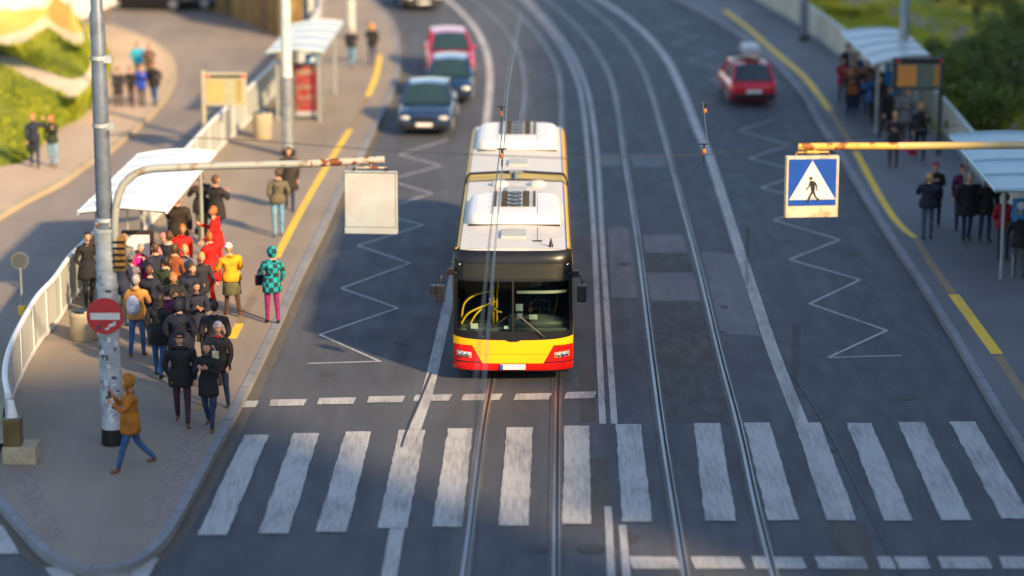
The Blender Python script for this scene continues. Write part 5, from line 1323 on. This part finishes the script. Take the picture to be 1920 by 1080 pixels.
TOPS = {'black': cloth('black', (.012, .012, .014)), 'black2': cloth('soft_black', (.022, .020, .026)), 'navy': cloth('navy', (.018, .024, .055)), 'dnavy': cloth('dark_navy', (.012, .016, .035)), 'ochre': cloth('ochre', (.42, .155, .010)),
        'tan': cloth('tan', (.50, .24, .06)), 'red': cloth('red', (.78, .008, .006)), 'darkred': cloth('dark_red', (.30, .01, .03)), 'orange': cloth('orange_yellow', (.78, .36, .010)), 'olive': cloth('olive_grey', (.14, .12, .08)), 'brown': cloth('brown', (.10, .055, .03)),
        'darkbrown': cloth('dark_brown', (.035, .025, .02)), 'magenta': cloth('magenta', (.60, .01, .22)), 'pink': cloth('pink', (.62, .25, .30)), 'grey': cloth('grey', (.16, .16, .18)), 'turq': cloth('turquoise', (.01, .45, .68)), 'blue': cloth('blue', (.01, .06, .48)),
        'dgreen': cloth('dark_green', (.03, .045, .02)), 'teal': cloth('teal_plaid', (.004, .30, .34), (.006, .035, .05)), 'plum': cloth('plum', (.10, .01, .06)), 'cream': cloth('cream', (.55, .45, .30)), 'blue2': cloth('steel_blue', (.03, .12, .30)), 'rust': cloth('rust', (.30, .08, .02))}
BOTS = {'jeans': cloth('jeans', (.03, .10, .26)), 'djeans': cloth('dark_jeans', (.018, .04, .10)), 'ljeans': cloth('light_jeans', (.16, .36, .55)), 'black': TOPS['black'], 'plum': cloth('plum_trousers', (.055, .022, .045)), 'purple': cloth('purple_leggings', (.28, .01, .14)), 'olive': cloth('olive_trousers', (.09, .09, .05)), 'grey': cloth('grey_trousers', (.10, .10, .10)), 'red': TOPS['red'], 'steel': cloth('steel_trousers', (.06, .10, .15)), 'tan': cloth('tan_trousers', (.25, .17, .09)), 'brown': cloth('brown_trousers', (.08, .04, .02))}
HOLD = ((40, 95, 8, .7), (40, 95, 8, .7)); DN = ((2, 12), (2, 12)); PK = ((-8, 38, 16, .9), (-8, 38, 16, .9))
T = TOPS
# --- left platform, front
b, J = person('person in an ochre hooded coat walking left past the big mast, hands raised', 247, 882, -78, 1.80, 'ochre', 'jeans', .14, hood=T['ochre'], shoe='brown', arms=((38, 112, 8, .3), (34, 100, 8, .5)), walk=19, bulk=1.12)
bag('black phone pouch held up by the person in the ochre coat', b, J, m_black, 0, 'pouch', (0, -.02, .12), (.04, .03, .04))
b, J = person('person in black jacket and plum trousers striding ahead of the crowd on the left pavement', 343, 798, 4, 1.84, 'black', 'plum', .10, hair='dark', hat=T['black'], shoe='brown', arms=DN, walk=12, bulk=1.22)
b, J = person('long haired person in black coat holding something in both hands, nearest the left kerb', 393, 806, -12, 1.74, 'black', 'djeans', .18, hair='dark', hairlong=.2, shoe='brown', arms=HOLD, walk=12, bulk=1.0)
b, J = person('person in a pale lilac beanie, red scarf and black jacket beside the yellow line', 414, 768, 10, 1.76, 'black2', 'djeans', .08, hair='dark', hat=cloth('lilac_hat', (.42, .38, .48)), collar=cloth('red_scarf', (.55, .02, .02)), arms=((40, 80, 8, .6), (6, 30)), bulk=1.12)
bag('cream shoulder bag carried by the person in the lilac beanie', b, J, cloth('cream_bag', (.66, .60, .42)), 0, 'shoulder_bag', (.05, -.04, .10), (.14, .06, .13))
person('long dark haired person in black coat and jeans seen from behind, left of the walkers', 300, 708, 170, 1.76, 'black', 'jeans', .16, hair='dark', hairlong=.28, arms=PK, bulk=1.08)
b, J = person('person in a tan jacket and blue jeans facing away with a pale backpack', 259, 668, 172, 1.74, 'tan', 'jeans', .04, hair='grey', shoe='brown', arms=DN, bulk=1.1)
bag('pale blue and white backpack on the tan jacket', b, J, cloth('pale_backpack', (.45, .50, .68)), 0, 'backpack', (0, 0, -.04), (.15, .10, .22))
person('broad person in a hooded black jacket just behind the striding person', 343, 722, 175, 1.76, 'dnavy', 'black', .08, hood=T['dnavy'], arms=PK, bulk=1.3)
person('person with tanned face and dark jacket facing the camera in the crowd centre', 328, 660, 20, 1.72, 'black', 'black', .08, hair='ginger', arms=HOLD, bulk=1.15, skin=1)
person('person in a dark jacket with pale buttons right of the crowd centre', 372, 676, 12, 1.70, 'dnavy', 'black', .15, hair='dark', arms=DN, bulk=1.05, skin=1)
b, J = person('person in a teal plaid hooded coat and purple leggings at the left kerb', 511, 606, -160, 1.70, 'teal', 'purple', .14, hood=T['teal'], arms=((10, 25, 14), (30, 60, 10)), walk=5, bulk=1.1)
bag('black handbag of the person in the teal plaid coat', b, J, m_black, 1, 'handbag', (0, 0, .02), (.11, .06, .12))
b, J = person('person in a bright orange yellow jacket, olive skirt and white hat near the yellow line', 436, 592, -170, 1.64, 'orange', 'brown', .0, hair='blond', hat=cloth('white_hat', (.80, .78, .76)), shoe='brown', arms=((20, 50, 16), (20, 50, 16)), bulk=1.25)
g = MB(); g.loft([[(math.cos(2 * PI * q / 16) * r_, math.sin(2 * PI * q / 16) * r_ * .8, z) for q in range(16)] for z, r_ in ((1.0, .16), (.9, .215), (.55, .24), (.54, .21))], False, True); g.build('skirt', cloth('olive_skirt', (.13, .13, .07)), b)
b, J = person('person in a long bright red coat with a flared skirt right of the crowd centre', 397, 566, -120, 1.62, 'red', 'red', .34, hair='ginger', hat=None, arms=((30, 60, 16), (20, 40, 14)), bulk=1.25)
b2, J2 = person('taller person in a bright red jacket behind the long red coat, facing left', 408, 520, -100, 1.72, 'red', 'red', .12, hair='ginger', arms=((40, 75, 10, .2), (20, 30, 10)), bulk=1.15)
bag('small black bag held by the taller person in red', b2, J2, m_black, 0, 'handbag', (0, 0, 0), (.08, .05, .08)); bag('small blue bag at the back of the taller person in red', b2, J2, cloth('blue_bag', (.05, .12, .45)), 1, 'handbag', (.0, .22, .12), (.06, .05, .06))
person('person in a dark jacket with pale sleeve trim in front of the red coats', 381, 612, 15, 1.66, 'black2', 'grey', .04, hair='blond', arms=((20, 60), (20, 60)), bulk=1.05)
person('person in a red jacket and olive trousers left of the red coats', 343, 556, 18, 1.70, 'red', 'olive', .04, hair='ginger', arms=DN, bulk=1.05, skin=1)
person('tall person with ginger hair in a black jacket seen from behind at the shelter corner', 337, 506, 178, 1.84, 'darkbrown', 'tan', .06, hair='ginger', arms=DN, bulk=1.3)
person('brown haired person in a dark coat standing left in the pair behind the shelter', 380, 456, -150, 1.80, 'darkbrown', 'olive', .10, hair='brown', arms=HOLD, bulk=1.15)
person('brown haired person in black coat, right one of the pair behind the shelter', 408, 462, 150, 1.80, 'black2', 'djeans', .16, hair='brown', arms=HOLD, bulk=1.2)
person('person in olive grey jacket and light jeans seen from behind by the yellow line', 522, 443, 176, 1.74, 'olive', 'ljeans', .0, hair='brown', shoe='grey', arms=PK, bulk=1.08)
person('person in a long dark coat beside the far left mast', 543, 394, 10, 1.70, 'plum' if False else 'darkbrown', 'djeans', .30, hair='dark', arms=DN, bulk=1.12)
person('person in a black coat leaning on the railing left of the big mast', 168, 574, 30, 1.72, 'black', 'black', .22, hair='dark', arms=DN, bulk=1.1)
person('person in a blue grey jacket just right of the big mast, half hidden', 231, 612, 160, 1.72, 'navy', 'steel', .06, hair='ginger', arms=DN, bulk=1.05)
person('person in a magenta scarf and jacket under the black framed advert', 266, 590, 15, 1.62, 'magenta', 'black', .04, hair='grey', arms=HOLD, bulk=1.08)
person('shorter person in a grey coat and hat beside the magenta jacket', 250, 604, 160, 1.50, 'grey', 'black', .06, hair='dark', hat=T['grey'], arms=DN)
person('person in a dark navy jacket right of the magenta jacket, looking down', 297, 598, -120, 1.72, 'navy', 'steel', .04, hair='brown', arms=HOLD, bulk=1.15)
person('person in a black coat with a grey collar and magenta trim right of the advert', 317, 574, 160, 1.72, 'black2', 'black', .10, hair='brown', collar=cloth('grey_collar', (.35, .34, .40)), arms=DN, bulk=1.12)
person('person with a pink hat behind the black coat by the advert', 308, 572, 20, 1.66, 'pink', 'djeans', .04, hair='dark', hat=T['pink'], arms=DN)
person('person in a dark green jacket in the thick of the crowd', 312, 622, 170, 1.66, 'dgreen', 'djeans', .04, hair='dark', arms=DN, bulk=1.05)
person('person in a dark grey jacket left of the advert, behind the blue grey jacket', 236, 575, 20, 1.68, 'grey', 'black', .04, hair='blond', arms=DN)
person('person in a steel blue jacket between the tan jacket and the crowd centre', 285, 640, 178, 1.66, 'steel' if False else 'dnavy', 'steel', .04, hair='brown', arms=DN, bulk=1.05)
for lb, px, py, f_, tp, bt, hr, cl in (('person in a plum jacket between the tan jacket and the broad hooded jacket', 318, 690, 168, 'plum', 'djeans', 'dark', .12),
    ('person in a dark jacket directly behind the lilac beanie', 405, 722, 165, 'black2', 'black', 'dark', .10), ('brown haired person in a navy coat behind the pale buttoned jacket', 360, 640, 30, 'dnavy', 'black', 'brown', .14),
    ('fair haired person in a grey jacket between the red jacket and the crowd centre', 352, 600, -30, 'grey', 'black', 'blond', .08), ('person in a rust coloured jacket half hidden right of the magenta jacket', 330, 600, 175, 'rust', 'black', 'brown', .10)):
    person(lb, px, py, f_, 1.72, tp, bt, cl, hair=hr, arms=DN if len(lb) % 2 else PK, bulk=1.2)
# --- sidewalk, far left
b, J = person('ginger haired person in navy jacket, hand to the head, on the sunlit sidewalk', 66, 314, 10, 1.60, 'navy', 'djeans', .04, hair='ginger', shoe='brown', arms=((6, 20, 10), (70, 120, 50, .3)), walk=8)
bag('black bag carried by the ginger haired person in navy', b, J, m_black, 0, 'handbag', (.12, 0, .10), (.15, .06, .10))
person('ginger haired person in a dark green jacket and light jeans on the sunlit sidewalk', 100, 313, -10, 1.52, 'dgreen', 'ljeans', .04, hair='ginger', hairlong=.12, shoe='brown', arms=DN, walk=4)
person('person in a long dark coat, leftmost of the group on the curved sidewalk', 223, 201, 10, 1.32, 'black2', 'brown', .28, hair='dark', arms=DN)
person('person in a dark jacket with pink collar in the sidewalk group', 247, 200, 0, 1.34, 'black', 'plum', .04, hair='dark', collar=T['pink'], arms=DN)
person('person in a bright blue jacket in the sidewalk group', 266, 200, 5, 1.38, 'blue', 'black', .12, hair='dark', arms=DN)
person('person in a black jacket and blue jeans, rightmost of the sidewalk group', 290, 198, -5, 1.46, 'black', 'jeans', .10, hair='dark', arms=PK, bulk=1.2)
person('person in a turquoise jacket behind the sidewalk group', 260, 152, 0, 1.36, 'turq', 'grey', .06, hair='brown', arms=PK, bulk=1.25)
person('person in a brown jacket behind the sidewalk group', 280, 156, 8, 1.36, 'brown', 'brown', .06, hair='brown', arms=DN, bulk=1.1)
person('ginger haired person in a cream jacket at the far end of the sidewalk', 200, 44, 0, 1.45, 'cream', 'tan', .04, hair='ginger', arms=DN, bulk=1.1)
# --- far left platform
person('person in a dark jacket and pale jeans walking beside the slim far mast', 660, 125, 170, 1.46, 'black2', 'ljeans', .0, hair='grey', arms=DN, bulk=1.15)
person('person with an orange hood and black jacket on the far yellow line', 698, 122, 175, 1.50, 'black', 'djeans', .0, hood=T['orange'], arms=DN, bulk=1.15)
# --- right platform
person('person in a dark red jacket, leftmost of the far right crowd', 1580, 196, 0, 1.56, 'darkred', 'black', .12, hair='dark', arms=HOLD, bulk=1.15)
b, J = person('person in a black jacket at the front of the far right crowd', 1594, 222, 20, 1.62, 'black', 'djeans', .10, hair='brown', arms=HOLD, bulk=1.1)
bag('tan bag carried at the front of the far right crowd', b, J, T['rust'], 0, 'handbag', (.05, 0, .0), (.15, .07, .16))
person('person in a pale blue jacket at the back of the far right crowd', 1607, 190, 10, 1.66, 'blue2', 'black', .06, hair='dark', arms=DN)
person('person in a blue jacket on the right of the far right crowd', 1634, 232, -150, 1.66, 'blue2', 'black', .12, hair='brown', arms=DN, bulk=1.15)
person('person in a plum coat behind the blue jacket in the far right crowd', 1626, 205, 170, 1.68, 'plum', 'black', .16, hair='brown', arms=DN, bulk=1.1)
person('person in a long black coat beside the blue jacket in the far right crowd', 1650, 240, 0, 1.66, 'black', 'black', .34, hair='dark', arms=DN, bulk=1.1)
person('person in a dark coat between the pale and dark coats of the far right crowd', 1617, 215, 10, 1.60, 'black2', 'djeans', .10, hair='dark', arms=HOLD, bulk=1.1, skin=1)
b, J = person('person in dark coat and magenta scarf, legs hidden by the yellow pipe', 1674, 314, -10, 1.64, 'black2', 'brown', .20, hair='blond', collar=T['magenta'], arms=DN, bulk=1.1)
bag('magenta bag on the left under the yellow pipe', b, J, T['magenta'], 0, 'handbag', (.38, .02, -.30), (.13, .08, .13))
b, J = person('person in a black jacket leaning on the far right shelter glass', 1724, 300, -20, 1.72, 'black', 'black', .10, hair='ginger', arms=DN, bulk=1.1)
bag('dark magenta bag beside the person leaning on the shelter', b, J, T['darkred'], 0, 'handbag', (.0, .02, -.26), (.14, .08, .13))
person('blond person in dark navy jacket facing away beside the right yellow line', 1738, 448, 160, 1.68, 'dnavy', 'steel', .02, hair='blond', arms=HOLD, bulk=1.3)
person('person with a dark red hat behind the blond person on the right pavement', 1752, 425, 0, 1.68, 'black', 'black', .06, hair='dark', hat=T['darkred'], arms=HOLD, bulk=1.05)
person('broad person in black coat and pale scarf by the near right shelter edge', 1812, 452, 10, 1.76, 'black', 'djeans', .20, hair='grey', collar=cloth('pale_scarf', (.45, .42, .5)), arms=DN, bulk=1.4)
person('person with a plum hat behind the broad black coat on the right', 1800, 432, -30, 1.72, 'plum', 'djeans', .06, hair='dark', hat=T['plum'], arms=DN, bulk=1.05)
person('person in a bright red jacket and jeans beside the near right shelter', 1880, 486, 175, 1.62, 'darkred', 'djeans', .04, hair='brown', arms=PK, bulk=1.2)
person('person in a brown jacket in the shade of the near right shelter', 1862, 420, 0, 1.60, 'brown', 'black', .04, hair='brown', arms=DN, bulk=1.1)
person('person in grey trousers and a black jacket at the right edge of the photo', 1908, 520, -160, 1.66, 'black2', 'grey', .08, hair='blond', arms=DN, bulk=1.15)
for lb, px, py, f_, tp, bt, hr, cl in (('person in a dark coat at the very back of the far right crowd', 1588, 172, 10, 'black', 'black', 'dark', .16), ('person in a rust brown jacket in the second row of the far right crowd', 1600, 206, -20, 'rust', 'black', 'brown', .08),
    ('person in a dark green coat under the edge of the far right shelter roof', 1642, 214, 170, 'dgreen', 'black', 'dark', .16), ('person in black beside the post of the far right shelter', 1661, 262, 20, 'black', 'black', 'dark', .20),
    ('person in a grey coat in front of the far right shelter glass', 1700, 268, 0, 'grey', 'black', 'blond', .2), ('person in a black coat under the near right shelter roof', 1846, 452, 30, 'black', 'djeans', 'brown', .15)):
    person(lb, px, py, f_, 1.66, tp, bt, cl, hair=hr, arms=DN, bulk=1.2)
# driver
mw = bus.matrix_basis
dl = Matrix.Translation((BX, YF, 0)) @ Matrix.Rotation(BROT, 4, 'Z') @ Vector((.56, 1.50, .26))
person('bus driver in a dark jacket seated behind the right-hand windscreen pane', 0, 0, 0, 1.75, 'dnavy', 'black', 0, hair='dark', arms=((45, 30, 6, .2), (45, 30, 6, .2)), sit=True, loc=dl, group='bus crew')
for o_ in []:
    if 'label' in o_ and not (4 <= len(o_['label'].split()) <= 16): print('LABEL', len(o_['label'].split()), o_['label'])
